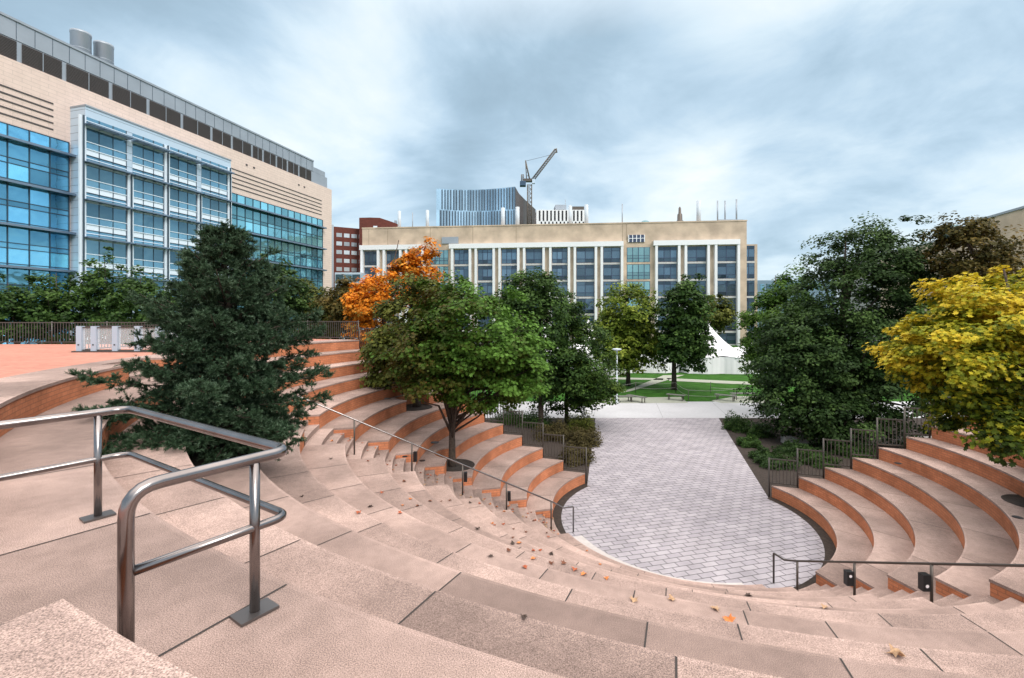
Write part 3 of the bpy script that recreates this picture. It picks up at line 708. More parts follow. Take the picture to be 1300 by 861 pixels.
# spruce
def spruce():
    base = Vector((-5.28, 8.8, 4.5)); root = thing('spruce_tree', 'broad dark blue-green spruce with drooping needled branches on the left rows', 'tree', tuple(base))
    rr = random.Random(11); mb = MB()
    H = 4.15; mb.tube([tuple(base-Vector((0, 0, .1))), tuple(base+Vector((.03, 0, H*.5))), tuple(base+Vector((-.1, 0, H)))], [.12, .07, .012], 8)
    tw = []   # twig segments (p,d,len)
    nb = 200
    pf_ = [(0, 1.1), (.13, 1.8), (.29, 1.98), (.465, 1.55), (.61, 1.2), (.72, .72), (.85, .5), (.95, .2), (1, .06)]
    NT = 13
    def prof_(q):
        for (a0, r0), (a1, r1) in zip(pf_, pf_[1:]):
            if q <= a1: return r0+(r1-r0)*(q-a0)/(a1-a0)
        return .08
    for i in range(nb):
        f = (i+rr.random())/nb; z = .05+(int(f*NT)+.5+rr.gauss(0, .1))/NT*(H*.97)
        a = i*2.399+rr.uniform(-.35, .35)
        L = max(.14, prof_(min(1, z/H))*rr.choice([rr.uniform(.4, .75), rr.uniform(.8, 1.12)])*(1+.16*math.sin(3*a+4*z)))
        up = .12+.75*(z/H)
        p0 = base+Vector((-.1*z/H, 0, z)); dirv = Vector((math.cos(a), math.sin(a), 0))
        pts = []; n = 7; wob = rr.uniform(-.12, .12)
        for j in range(n+1):
            t = j/n; h = L*(up*t*.6-.42*(1-z/H)*t*t+.26*t**3)
            pts.append(p0+(dirv+Vector((-dirv.y, dirv.x, 0))*wob*t)*L*t+Vector((0, 0, h)))
        mb.tube([tuple(p) for p in pts], [.028*(1-z/H)+.012]+[.012]*(n-1)+[.004], 5)
        nt = max(5, int(L/.07))
        for j in range(nt):
            t = .12+.88*(j+.5)/nt; q = int(t*n); q = min(q, n-1); ft = t*n-q
            p = pts[q].lerp(pts[q+1], ft); side = 1 if j % 2 else -1
            tl = (.15+.30*min(1, L)*(1-t)**.7)*rr.uniform(.75, 1.25)
            dd = (dirv*rr.uniform(.45, 1.0)+Vector((-dirv.y, dirv.x, 0))*side*rr.uniform(.3, 1.0)+Vector((0, 0, rr.uniform(-.4, .45)))).normalized()
            tw.append((p, dd, tl, f))
            tip = p+dd*tl*.8; tb = rr.uniform(-.25, .3)
            for q_ in range(7):
                d2 = (dd*.9+Vector((rr.gauss(0, .75), rr.gauss(0, .75), rr.gauss(.25, .6)))).normalized()
                tw.append((tip, d2, rr.uniform(.08, .15), f+tb*9))
            for s_ in (.35, .6):
                d2 = (dd+Vector((rr.uniform(-.8, .8), rr.uniform(-.8, .8), rr.uniform(-.3, .6)))).normalized()
                tw.append((p+dd*tl*s_, d2, .1, f))
        tw.append((pts[-2], (pts[-1]-pts[-2]).normalized(), .2, f))
    mb.build('trunk', bark, root)
    # needles: thin triangles around every twig
    P = np.array([t[0] for t in tw]); Dv = np.array([t[1] for t in tw]); Ln = np.array([t[2] for t in tw])
    per = 30; n = len(tw)
    s = rng.random((n, per)); c = P[:, None]+Dv[:, None]*(Ln[:, None]*s)[..., None]
    rd = rng.normal(size=(n, per, 3)); rd -= Dv[:, None]*np.einsum('nkc,nc->nk', rd, Dv)[..., None]; rd /= np.linalg.norm(rd, axis=2, keepdims=True)
    nd = rd*.75+Dv[:, None]*.75; nd[:, :, 2] += .15; nd /= np.linalg.norm(nd, axis=2, keepdims=True)
    ln = .046*(.7+.6*rng.random((n, per, 1))); wv = np.cross(nd, rng.normal(size=(n, per, 3))); wv /= np.linalg.norm(wv, axis=2, keepdims=True)
    a = c+wv*.0055; b = c-wv*.0055; e = c+nd*ln
    V = np.stack([a, b, e], 2).reshape(-1, 3)-wloc(root); nf = n*per
    me = bpy.data.meshes.new('needles'); me.vertices.add(len(V)); me.vertices.foreach_set('co', V.astype(np.float32).ravel())
    me.loops.add(nf*3); me.loops.foreach_set('vertex_index', np.arange(nf*3, dtype=np.int32))
    me.polygons.add(nf); me.polygons.foreach_set('loop_start', (np.arange(nf)*3).astype(np.int32)); me.polygons.foreach_set('loop_total', np.full(nf, 3, np.int32)); me.update(calc_edges=True)
    tone = np.clip(.36+np.repeat(rng.normal(size=n)*.07, per)+np.repeat(np.array([t[3] for t in tw]) // 1 * .0, per)+np.repeat(((np.array([t[3] for t in tw])*13.7) % 1-.5)*.22, per)+(s.ravel()-.5)*.5+rng.normal(size=nf)*.08, 0, 1)
    at = me.attributes.new('tone', 'FLOAT', 'FACE'); at.data.foreach_set('value', tone.astype(np.float32))
    me.materials.append(leafmat('spruce_needle', [(.016, .034, .018), (.04, .08, .04), (.18, .26, .18)], trans=.12, rough=.6))
    link(bpy.data.objects.new('needles', me), root)
    return n
print('twigs', spruce())

# soil in the tree pits
for (x, y, r), k, lab in (((-2.0, 16.55, .70), 4, 'soil in the round pit under the green maple'), ((-4.15, 20.05, .78), 7, 'soil in the round pit under the brownish maple'), ((-5.45, 8.75, .93), 10, 'dark soil in the pit under the spruce'), ((13.3, 12.0, .62), 5, 'dark round pit at the foot of the yellow maple')):
    mb = MB(); z = RISE*k; pr = [(r, .004), (r*.985, .012), (r*.95, .012), (r*.94, .006), (0.02, .03)]
    mb.lathe((x, y, z), pr, 40); o = mb.build('tree_pit', soil); tag(o, lab, 'tree pit')

# shrubs in the beds
def shrub(p, rx, ry, rz, mat, label, seed, n=60, ls=.09, group='shrubs in the planting beds'):
    r_ = np.random.default_rng(seed)
    root = thing('shrub', label, 'shrub', (p[0], p[1], 0), group)
    d = r_.normal(size=(n*60, 3)); d /= np.linalg.norm(d, axis=1, keepdims=True); d[:, 2] = abs(d[:, 2])
    lob = 1+.2*np.sin(6*d[:, 0]+seed)+.15*np.sin(9*d[:, 1]+4*d[:, 2]+seed)
    C = np.array([p[0], p[1], .02])+d*np.array([rx, ry, rz])*(r_.random((n*60, 1))**.4)*lob[:, None]
    leaves('foliage', C, d+r_.normal(size=d.shape)*.5+np.array([0, 0, .4]), ls*(.7+.6*r_.random(len(C))), np.clip(.45+.2*r_.normal(size=len(C)), 0, 1), mat, root)
    mb = MB()
    for i in range(7):
        a = i*.9; mb.tube([(p[0], p[1], 0), (p[0]+rx*.5*math.cos(a), p[1]+ry*.5*math.sin(a), rz*.7)], [.02, .006], 5)
    mb.build('stem', bark, root)
brownsh = leafmat('brown_shrub_leaf', [(.04, .035, .015), (.085, .07, .028), (.15, .13, .05)])
for i, (u, v, rx, rz, mt, lab) in enumerate([(730, 585, .9, .8, brownsh, 'brownish shrub at the court edge behind the lowest fence panel'), (742, 563, 1.0, .9, brownsh, 'brownish shrub in the left bed, middle of the court edge row'),
        (738, 546, 1.0, 1.0, olive, 'olive shrub at the back of the left bed by the walkway'), (705, 556, 1.2, .9, brownsh, 'brown shrub under the trees behind the second fence panel'), (680, 540, 1.3, 1.0, darkgreen, 'dark shrub beneath the tall dark tree'),
        (648, 534, 1.2, .9, darkgreen, 'dark shrub behind the third fence panel'), (934, 545, .9, .95, darkgreen, 'round dark green shrub at the court edge right of the walkway'), (962, 552, .9, .7, darkgreen, 'low dark shrub beside the round one, right bed'),
        (985, 590, 1.0, .45, blackgreen, 'low dark shrub in the right bed behind the fence'), (952, 566, .6, .5, darkgreen, 'small green shrub at the court edge below the round shrub'), (968, 582, .55, .45, blackgreen, 'little dark shrub at the court edge, halfway along the right bed'), (1012, 575, 1.1, .5, blackgreen, 'spreading dark shrub in the middle of the right bed'), (1035, 588, .9, .5, darkgreen, 'low green shrub just behind the second right fence panel'), (1075, 575, 1.2, .6, darkgreen, 'green shrub behind the third right fence panel'),
        (1050, 562, 1.5, .8, blackgreen, 'dark shrub under the very large tree'), (1120, 560, 1.6, .9, blackgreen, 'dark shrub behind the upper right fence panels')]):
    y = 600*7/(v-402); x = (u-650)/600*y
    if y > 31.5: y = 31.5
    shrub((x, y), rx, rx, rz, mt, lab, 60+i)
# ornamental grass clump beside the round shrub
mb = MB(); rr = random.Random(4); gp = G(972, 552)
for i in range(260):
    a = rr.random()*6.28; r = rr.random()*.9; x, y = gp[0]+r*math.cos(a), gp[1]+r*math.sin(a)*.7; l = rr.uniform(.4, .9); b = rr.random()*6.28
    q = (x+.35*l*math.cos(b), y+.35*l*math.sin(b), l*.8); e = (x+.8*l*math.cos(b), y+.8*l*math.sin(b), l*.55)
    mb.face([(x-.006, y, 0), (x+.006, y, 0), q], tone=rr.random(), raw=True); mb.face([(q[0]-.01, q[1], q[2]), (q[0]+.008, q[1], q[2]), e], tone=rr.random(), raw=True)
o = mb.build('ornamental_grass', leafmat('grass_blade', [(.1, .11, .09), (.2, .2, .16), (.35, .34, .28)])); tag(o, 'pale arching ornamental grass clump in the right bed beside the shrubs', 'plant')
# low concrete wall in the right bed
mb = MB(Frame((15.0, 26.2), (1, -.05))); mb.box(0, 9, -.2, .2, 0, .42); o = mb.build('low_wall', curbm, bevel=.02); tag(o, 'low grey concrete wall in the bed under the large dark tree', 'wall')

# ------------------------------------------------------------------ laboratory on the left
LF = Frame((-37, 97), (-.265, -.964)); LF.n = (.9643, -.2651)
tile = brickmat('facade_tile', (.70, .57, .51), (.665, .54, .485), (.52, .43, .385), 1.5, .42, .02, .75, wear=.05, bump=.1)
panelm = M('metal_panel', (.50, .62, .74), .4, .2, tone=.06)
panell = M('pale_metal_panel', (.74, .84, .94), .42, .1, tone=.08)
greym = M('penthouse_metal', (.33, .37, .42), .45, .4, tone=.06, var=.05, var_scale=.5)
louvre = M('louvre_dark', (.075, .068, .07), .8, tone=.2)
mull = M('mullion', (.055, .085, .115), .4, .5)
shade = M('sunshade_fin', (.20, .27, .36), .4, .6)
gl_l = glassmat('curtain_glass_blue', (.17, .48, .70), tone=.5, wav=.05)
gl_r = glassmat('curtain_glass_teal', (.17, .42, .52), tone=.6, wav=.05)
gl_b = glassmat('strip_glass', (.14, .28, .37), tone=.55, metal=.7, wav=.04)
lab = thing('laboratory_building', 'long beige laboratory with blue glass walls, a pale metal bay and dark roof louvres', 'building', (-37, 97, 0))
mb = MB(LF); mb.box(0, 66, -30, 0, 0, 33.0); mb.build('wall', tile, lab)
mb = MB(LF)     # recessed lines
for z in (30.0, 29.3, 28.6, 27.9, 27.2):
    mb.box(3.2, 26.2, .0, .06, z-.07, z+.07)
for s_ in (8, 9.5, 20, 21.5): mb.box(s_, s_+.35, 0, .08, 31.3, 31.55)
mb.build('reveal_band', louvre, lab)
mb = MB(LF)
for z in (30.0, 29.3, 28.6, 27.9, 27.2): mb.box(47.6, 62, .0, .06, z-.07, z+.07)
mb.build('reveal_band', louvre, lab)
mb = MB(LF); mb.box(1.0, 66, -26, -.35, 33.0, 35.2, 0); mb.box(5.2, 66, -26, -.3, 35.25, 37.3, 0); mb.box(1.6, 5.15, -20, -.4, 35.25, 36.2, 0)
for i in range(40): mb.box(5.6+i*1.55, 5.63+i*1.55, -.3, -.27, 35.3, 37.25, 1)
mb.box(5.2, 66, -.3, -.18, 37.15, 37.4, 0); mb.build('penthouse', [greym, mull], lab)
ss = [LF.at(u, -.3) for u in (396, 379.5, 365, 351, 334, 320, 294.5, 268.5, 231, 188, 140.5, 81.5, 24.5)]+[58]
for i in range(len(ss)-1):
    mb = MB(LF); a, b = ss[i]+.22, ss[i+1]-.22
    mb.face([(a, -.30, 33.15), (b, -.30, 33.15), (b, -.30, 35.15), (a, -.30, 35.15)], 0, .5)
    n = 13
    for j in range(n): z = 33.2+j*.15; mb.box(a, b, -.32, -.24, z, z+.05, 0, .8)
    mb.box((a+b)/2-.03, (a+b)/2+.03, -.28, -.2, 33.15, 35.15, 1); mb.build('louvre_panel', [louvre, greym], lab)
def curtain(nm, s0, s1, step, zt, zs, glass, parent):
    mb = MB(LF); fr = MB(LF); n = max(1, round((s1-s0)/step)); st = (s1-s0)/n
    tiers = []
    top = zt
    levels = [zt]+[z for z in zs]+[0]
    zz = [zt]
    for i, z in enumerate(zs):
        zz += [z]
        nxt = zs[i+1] if i+1 < len(zs) else z-4.25
        h = z-nxt; zz += [z-.42*h, z-.55*h, z-.92*h]
    zz = sorted(set(round(z, 3) for z in zz if z > 0), reverse=True)
    for i in range(n):
        for j in range(len(zz)-1):
            dark = .42 if (zz[j]-zz[j+1]) > 1.2 else .25
            t = rng.random(); t = t*.4+(.45 if j % 4 in (3, 0) else .12)+(.4 if rng.random() < .08 else 0)-(.35 if rng.random() < .1 else 0)
            a, b = s0+i*st, s0+(i+1)*st
            jx = rng.normal()*.004; jz = rng.normal()*.004
            mb.face([(a, .08+jx, zz[j+1]), (b, .08-jx, zz[j+1]), (b, .08-jx+jz, zz[j]), (a, .08+jx+jz, zz[j])], 0, max(-.4, min(1.2, t)))
    for i in range(n+1): fr.box(s0+i*st-.035, s0+i*st+.035, .06, .17, 0, zt)
    for z in zz: fr.box(s0, s1, .06, .15, z-.04, z+.04)
    o = mb.build(nm, glass, parent); fr.build('mullion_grid', mull, o)
    for z in zs:
        f = MB(LF); f.box(s0-.2, s1+.2, .1, .75, z-.04, z+.05); f.box(s0-.2, s1+.2, .75, .95, z-.14, z+.1)
        for q in range(n+1): f.box(s0+q*st-.03, s0+q*st+.03, .1, .8, z-.18, z-.04)
        f.build('sunshade', shade, o)
curtain('glass_wall', 3.0, 26.8, 1.6, 26.2, [24.6, 20.4, 16.2, 12.0, 7.8, 3.6], gl_r, lab)
curtain('glass_wall', 46.2, 62, 1.75, 26.3, [24.8, 20.5, 16.2, 12.0, 7.8, 3.6], gl_l, lab)
# projecting metal bay
S0, S1, DB = 26.9, 46.0, 2.3
mb = MB(LF); mb.box(S0, S1, 0, DB, 0, 30.2, 0)
for i in range(36): z = .8+i*.83; mb.box(S0-.01, S1+.01, .0, DB+.012, z, z+.025, 1)
bay = mb.build('metal_bay', [panelm, mull], lab)
mb = MB(LF); mb.box(S0-.05, S1+.05, -.05, DB+.1, 30.2, 30.38, 0); mb.build('bay_coping', greym, bay)
lv = [28.1-4.13*i for i in range(7)]
def U(u, d=DB): return LF.at(u, d)
bays = [(106.5+.5, 160), (168, 207), (214.5, 249), (255.5, 288)]
for bi, (ua, ub) in enumerate(bays):
    sa, sb = U(ub), U(ua)
    for fi, zl in enumerate(lv):
        if zl < 2: continue
        nn = 3; st = (sb-sa)/nn
        mb = MB(LF)
        bands = [(zl-.25, zl-1.75, 0), (zl-1.85, zl-2.55, 0), (zl-2.6, zl-3.25, 2), (zl-3.3, zl-3.6, 0), (zl-3.68, zl-4.0, 0)]
        if fi == 0: bands += [(zl+.95, zl+.55, 0), (zl+.45, zl+.05, 0)]
        for z1, z0, m in bands:
            for q in range(nn):
                a, b = sa+q*st, sa+(q+1)*st
                tn = (.15+.35*rng.random()) if m == 0 else .5
                if m == 0 and z1-z0 < .9: tn = .75+.2*rng.random()
                mb.face([(a, DB+.03, z0), (b, DB+.03+rng.normal()*.004, z0), (b, DB+.03, z1), (a, DB+.03+rng.normal()*.004, z1)], m, tn)
                mb.box(a-.03, a+.03, DB+.02, DB+.08, z0, z1, 1)
            mb.box(sa, sb, DB+.02, DB+.13, z0-.08, z0, 2 if m != 2 else 1)
        w = mb.build('window', [gl_b, mull, panell], bay)
        f = MB(LF)
        if True:
            w2 = 1.0 if fi == 0 else .7
            for q in range(4): f.box(sa-.25, sb+.25, DB+.12+q*w2/4, DB+.12+q*w2/4+.14, zl-.05, zl+.03)
            f.box(sa-.25, sb+.25, DB+.1+w2, DB+.2+w2, zl-.09, zl+.09)
            for q in range(nn+1): f.box(sa+q*st-.03, sa+q*st+.03, DB, DB+w2, zl-.14, zl-.05)
        f.build('sunshade', shade, w)
for u in (103.5, 164.5, 211, 252.5, 290.5):
    s = U(u); mb = MB(LF); mb.box(s-.32, s+.32, DB, DB+.22, 0, 29.0 if u != 164.5 and u != 252.5 else 24.2); mb.box(s-.05, s+.05, DB+.2, DB+.42, 0, 29.0 if u not in (164.5, 252.5) else 24.2, 1); mb.build('pier', [panell, mull], bay)
for s, d in ((41.2, -6), (38.6, -6)):
    x, y, _ = LF.p(s, d, 0); mb = MB(); mb.lathe((x, y, 0), [(1.02, 35), (1.02, 42.0), (1.06, 42.05), (1.06, 42.3), (.98, 42.3), (.98, 41.5)], 28)
    for z in (38.2, 40.1): mb.lathe((x, y, 0), [(1.04, z), (1.04, z+.08)], 28)
    mb.build('exhaust_stack', M('stack_steel', (.34, .38, .43), .5, .6), lab)

# ------------------------------------------------------------------ white framed office block at the back
WF = Frame((-39.6, 125), (96.1, -10)); WF.n = (-.1035, -.9946)
stone = M('beige_stone', (.54, .43, .33), .85, var=.08, var_scale=.4, stain=.22, stain_scale=.3, speck=.05, speck_scale=10)
whitep = M('white_frame_panel', (.78, .80, .83), .45, .1)
spand = M('spandrel_panel', (.5, .5, .5), .6, var=.05)
frm = M('window_frame_blue', (.05, .07, .13), .4, .3)
gl_w = glassmat('office_glass', (.11, .18, .25), tone=.6, metal=.6, wav=.03)
gl_t = glassmat('teal_glass', (.22, .40, .44), tone=.3, metal=.6, wav=.03)
ofc = thing('office_building', 'long office block with white vertical fins and a blank beige top storey, across the background', 'building', (-39.6, 125, 0))
SE = WF.at(948); SE2 = WF.at(962, 0)
mb = MB(WF); mb.box(0, SE, -22, 0, 0, 30.2, 0); mb.box(SE, SE2, -20, -.2, 0, 24.6, 0); mb.box(-.1, SE+.1, -22.1, .12, 30.2, 30.5, 0)
for u in (468, 492, 546, 600, 655, 790, 795): s_ = WF.at(u); mb.box(s_, s_+.1, 0, .012, 25.8, 30.1, 1)
mb.build('wall', [stone, M('stone_joint', (.25, .19, .14), .9)], ofc)
WB = [(463, 479, 0), (491, 507, 0), (519, 535, 0), (547, 569, 1), (577, 595, 0), (607, 625, 0), (637, 656, 0), (668, 688, 0), (701, 720, 0), (732, 754, 0), (766, 787, 0), (796, 825, 1), (835, 859, 0), (872, 896, 0), (910, 934, 0), (943, 958, 2)]
for u0, u1, g_ in WB:
    a, b = WF.at(u0), WF.at(u1)
    for fl in range(6):
        z1 = 24.25-4.25*fl; z0 = z1-3.72
        if z0 < 0: z0 = .3
        mb = MB(WF); dd = .02 if g_ != 2 else -.17; n = (3 if g_ == 0 and int(u0) % 2 else 2) if g_ != 1 else 4; st = (b-a)/n
        mb.box(a-.05, b+.05, dd-.01, dd, z0, z1, 1)
        hs = [(z0+.08, z0+.95), (z0+1.05, z1-.9), (z1-.8, z1-.08)] if g_ != 1 else [(z0+.06, z0+1.6), (z0+1.7, z1-.06)]
        for q in range(n):
            for hi, (h0, h1) in enumerate(hs):
                t = rng.random()*.5+(.25 if hi == 1 else -.1)
                mb.face([(a+q*st+.08, dd+.03, h0), (a+(q+1)*st-.08, dd+.03+rng.normal()*.01, h0), (a+(q+1)*st-.08, dd+.03, h1), (a+q*st+.08, dd+.03+rng.normal()*.01, h1)], 0, max(0, t))
            if q: mb.box(a+q*st-.06, a+q*st+.06, dd, dd+.1, z0, z1, 1)
        mb.box(a, b, dd, dd+.09, z0+.95, z0+1.05, 1)
        mb.box(a-.1, b+.1, dd, dd+.1, z0-.5, z0-.06, 2)
        mb.build('window', [gl_t if g_ == 1 else gl_w, frm, spand if g_ != 1 else stone], ofc)
    if g_ == 0:
        for u in (u0-2.3, u1+2.3):
            s_ = WF.at(u); mb = MB(WF); mb.box(s_-.3, s_+.3, .0, .9, 0, 25.0); mb.build('fin', whitep, ofc, bevel=.12)
for ua, ub in ((458, 540), (571, 791), (829, 938)):
    a, b = WF.at(ua), WF.at(ub); mb = MB(WF); mb.box(a, b, .01, 1.0, 24.5, 25.7); mb.build('cornice', whitep, ofc, bevel=.1)
mb = MB(WF); a, b = WF.at(561, .1), WF.at(582, .1); mb.box(a, b, 0, .25, 25.9, 27.6, 0); mb.build('roof_louvre', greym, ofc)
mb = MB(WF); a, b = WF.at(798, .1), WF.at(818, .1); mb.box(a, b, 0, .25, 25.5, 27.3, 0)
for q in range(5): s_ = a+(b-a)*q/4; mb.box(s_-.1, s_+.1, .2, .35, 25.5, 27.3, 1)
mb.box(a, b, .2, .34, 26.35, 26.5, 1); mb.build('window', [frm, whitep], ofc)
pipem = M('roof_pipe', (.52, .58, .64), .6, .1)
for u, v, w, c in ((507, 268, 4.2, 0), (523.8, 270, 1.2, 1), (542.6, 267, 4.2, 0), (638.5, 264, 5, 0), (657, 263, 5, 0), (724, 261, 4.5, 0), (744.5, 260, 5, 0), (790, 259, 1.4, 1), (887, 255, 5.4, 0), (911, 255, 1.8, 1), (920.5, 255, 1.8, 1), (935, 253, 2, 1)):
    s_ = WF.at(u, -3); x, y, _ = WF.p(s_, -3, 0); r = w*y/1200; mb = MB()
    mb.lathe((x, y, 0), [(r, 30), (r, 7+(402-v)/600*y)], 14); mb.build('roof_pipe', pipem if not c else greym, ofc)
s_ = WF.at(819, -4); x, y, _ = WF.p(s_, -4, 0); mb = MB(); mb.lathe((x, y, 30), [(1.4, 0), (1.4, .6), (1.1, 1.2), (.6, 1.6), (.05, 1.75)], 20); mb.build('roof_dome', M('verdigris', (.12, .26, .3), .5), ofc)
s_ = WF.at(863, -4); x, y, _ = WF.p(s_, -4, 0); mb = MB(); mb.lathe((x, y, 30), [(1.0, 0), (1.0, 1.2), (.65, 1.5), (.6, 3.0), (.35, 3.3), (.3, 4.6), (.08, 5.0)], 12); mb.box(x+1, x+5.6, y-1, y+1, 30, 30.9); mb.build('roof_vent', darkmetal, ofc)
s_ = WF.at(925, -4); x, y, _ = WF.p(s_, -4, 0); mb = MB(); mb.box(x-3, x+3, y-1.5, y+1, 30, 31.2); mb.build('roof_unit', greym, ofc)

# ------------------------------------------------------------------ far buildings
def PX(u, y): return (u-650)/600*y
def PZ(v, y): return 7+(402-v)/600*y
twr = thing('office_tower', 'blue glass tower with slim dark fins and a curved top edge, behind the office block', 'tower', (PX(605, 190), 190, 0))
mb = MB(); y0 = 185; n = 28; us = [554+(654-554)*i/n for i in range(n+1)]
gt = glassmat('tower_glass', (.36, .52, .66), tone=.35, metal=.6, wav=.02)
Y = lambda u: 185+3*math.sin(pi*(u-554)/100)
vt = lambda u: PZ(239.5-(u-554)*.025, 185)
for i in range(n):
    a, b = us[i], us[i+1]; ya, yb = Y(a), Y(b); xa, xb = PX(a, 185), PX(b, 185)
    for z0, z1 in ((0, PZ(266, 185)), (PZ(266, 185), vt(a))):
        mb.face([(xa, ya, z0), (xb, yb, z0), (xb, yb, z1), (xa, ya, z1)], 0, rng.random(), raw=True)
mb.build('glass_wall', gt, twr)
for t_ in (0, 1):
    mb = MB()
    for i in range(2, n+1):
        u = us[i]-(1.6 if t_ else 0); x = PX(u, 185); y = Y(u)
        z0, z1 = (PZ(290, 185), PZ(267, 185)) if t_ else (PZ(265, 185), vt(u)-.3)
        mb.box(x-.17, x+.17, y-.35, y+.1, z0, z1)
    mb.build('fin_screen', M('tower_fin', (.05, .075, .11), .5), twr)
mb = MB(); brn = M('tower_brown_side', (.055, .04, .035), .6, var=.1, var_scale=.3)
a = (PX(654, 185), 185); prof = [(654.2, 237.5, 185), (659, 246, 200), (668, 255, 225), (680, 266, 250)]
for i in range(3):
    (u0, v0, y0_), (u1, v1, y1_) = prof[i], prof[i+1]
    mb.face([(PX(u0, y0_), y0_, 0), (PX(u1, y1_), y1_, 0), (PX(u1, y1_), y1_, PZ(v1, y1_)), (PX(u0, y0_), y0_, PZ(v0, y0_))], raw=True)
x0 = PX(554, 185)
mb.face([(x0, 185, 0), (PX(554, 250), 250, 0), (PX(554, 250), 250, PZ(266, 250)), (x0, 185, vt(554))], raw=True)
for i in range(n):
    xa, xb = PX(us[i], 185), PX(us[i+1], 185); mb.face([(xa, Y(us[i]), vt(us[i])), (xb, Y(us[i+1]), vt(us[i+1])), (xb, 206, vt(us[i])-1), (xa, 206, vt(us[i])-1)], raw=True)
mb.build('side_wall', brn, twr)
stp = thing('striped_building', 'white building with a row of tall black slots behind the roof pipes', 'building', (PX(714, 190), 190, 0))
mb = MB(); X0, X1 = PX(681, 190), PX(747, 190); mb.box(X0, X1, 190, 212, 0, PZ(266.5, 190)); mb.build('wall', whitep, stp)
mb = MB(); nS = 13
for i in range(nS):
    x = X0+1.0+(X1-X0-1)*i/nS; mb.box(x, x+.62, 189.9, 190.05, PZ(280.5, 190), PZ(267.5, 190), 0); mb.box(x+.75, x+1.3, 189.9, 190.05, PZ(300, 190), PZ(281.5, 190), 0)
mb.build('slot_window_band', black, stp)
mb = MB(); mb.box(PX(705, 196), PX(719, 196), 196, 204, PZ(266, 196), PZ(260, 196)); mb.box(PX(727, 196), PX(742, 196), 197, 204, PZ(266, 196), PZ(261.5, 196), 1)
mb.tube([(PX(718.5, 196), 198, 50), (PX(718.5, 196), 198, PZ(252, 196))], .12, 5); mb.build('roof_unit', [greym, darkmetal], stp)
bt = thing('brick_tower_block', 'dark red brick slab with rows of pale windows beside the laboratory corner', 'building', (PX(440, 150), 150, 0))
rb = brickmat('red_brick_wall', (.15, .045, .035), (.12, .038, .03), (.09, .04, .035), 1.2, .4, .03)
BF = Frame((PX(422, 150), 150), (1, .55)); BF.n = (.48, -.877)
mb = MB(BF); L_ = 9.6; ztp = PZ(289, 152); mb.box(0, 18, -14, 0, 0, ztp); mb.box(-.25, 0.35, -14, .3, 0, ztp+.5, 1); mb.box(7.5, 18, -14, .02, ztp, ztp-1.9+1.2, 0); mb.build('wall', [rb, greym], bt)
for j in range(9):
    z = ztp-3.2-j*2.72
    mb = MB(BF)
    for i in range(6): mb.box(1.2+i*2.3, 2.9+i*2.3, -.02, .06, z, z+1.25, 0, rng.random())
    mb.build('window_band', glassmat('pale_pane', (.45, .5, .55), tone=.4, metal=.2, rough=.2), bt)
lw = thing('glass_pavilion', 'small glass and pale metal office between the laboratory and the office block', 'building', (PX(440, 118), 118, 0))
x0, x1 = PX(425, 118), PX(458, 118); mb = MB(); mb.box(x0, x1, 118, 128, 0, PZ(346, 118), 0); mb.build('wall', panelm, lw)
for j in range(4):
    mb = MB(); z1 = PZ(348.5, 118)-j*2.6
    for i in range(3): mb.box(x0+.25+i*2.1, x0+2.15+i*2.1, 117.85, 118.02, z1-1.7, z1, 0, rng.random())
    mb.build('window', gl_b, lw)
bb = thing('brick_building', 'dark brick gable showing above the left end of the office block roof', 'building', (PX(480, 150), 150, 0))
mb = MB(); y_ = 150; xs = [(456, 276.5), (470, 276.2), (482, 276.6), (497, 281.5), (505, 284.5), (509, 290)]
for i in range(len(xs)-1):
    (a, va), (b, vb) = xs[i], xs[i+1]
    mb.face([(PX(a, y_), y_, 0), (PX(b, y_), y_, 0), (PX(b, y_), y_, PZ(vb, y_)), (PX(a, y_), y_, PZ(va, y_))], raw=True)
    mb.face([(PX(a, y_), y_, PZ(va, y_)), (PX(b, y_), y_, PZ(vb, y_)), (PX(b, y_), y_+14, PZ(vb, y_)), (PX(a, y_), y_+14, PZ(va, y_))], raw=True)
mb.face([(PX(456, y_), y_, 0), (PX(456, y_), y_+14, 0), (PX(456, y_), y_+14, PZ(276.5, y_)), (PX(456, y_), y_, PZ(276.5, y_))], raw=True)
mb.build('wall', rb, bb)
mb = MB(); mb.box(PX(474, y_), PX(479, y_), y_-.1, y_+.1, PZ(290, y_), PZ(287, y_)); mb.build('window', panell, bb)
mb = MB(); mb.box(PX(499.5, y_), PX(502, y_), y_+1, y_+2, PZ(290, y_), PZ(279, y_)); mb.build('chimney', greym, bb)
# right hand building
RF = Frame((PX(1325, 48), 48), (.265, .964)); RF.n = (-.9643, .2651)
rgt = thing('concrete_building', 'beige windowless building rising behind the trees at the right edge', 'building', (RF.o[0], RF.o[1], 0))
zr = PZ(266, 51)
mb = MB(RF); mb.box(-10, 12, -20, 0, 0, zr, 0); mb.box(12, 15, -20, -.6, 0, zr-.5, 0); mb.box(-10, 12.1, -20, .12, zr, zr+.25, 1); mb.box(15, 34, -20, 0, 0, zr-1.2, 0); mb.box(15, 34.1, -20, .12, zr-1.2, zr-.98, 1)
mb.build('wall', [stone, greym], rgt)
mb = MB(RF); mb.box(34, 52, -20, -.3, 0, zr-1.6, 0); mb.build('wing', M('grey_wall', (.32, .33, .34), .8, var=.08), rgt)
x, y, _ = RF.p(RF.at(1204, -3), -3, 0); mb = MB(); mb.lathe((x, y, zr-1.4), [(.9, 0), (.9, 1.9), (1.05, 2.0), (1.05, 2.8), (.9, 2.85)], 20); mb.build('roof_vent', M('vent_green', (.12, .2, .22), .5, .4), rgt)
far = thing('distant_building', 'low grey blue building seen in the gap right of the office block', 'building', (PX(985, 300), 300, 0))
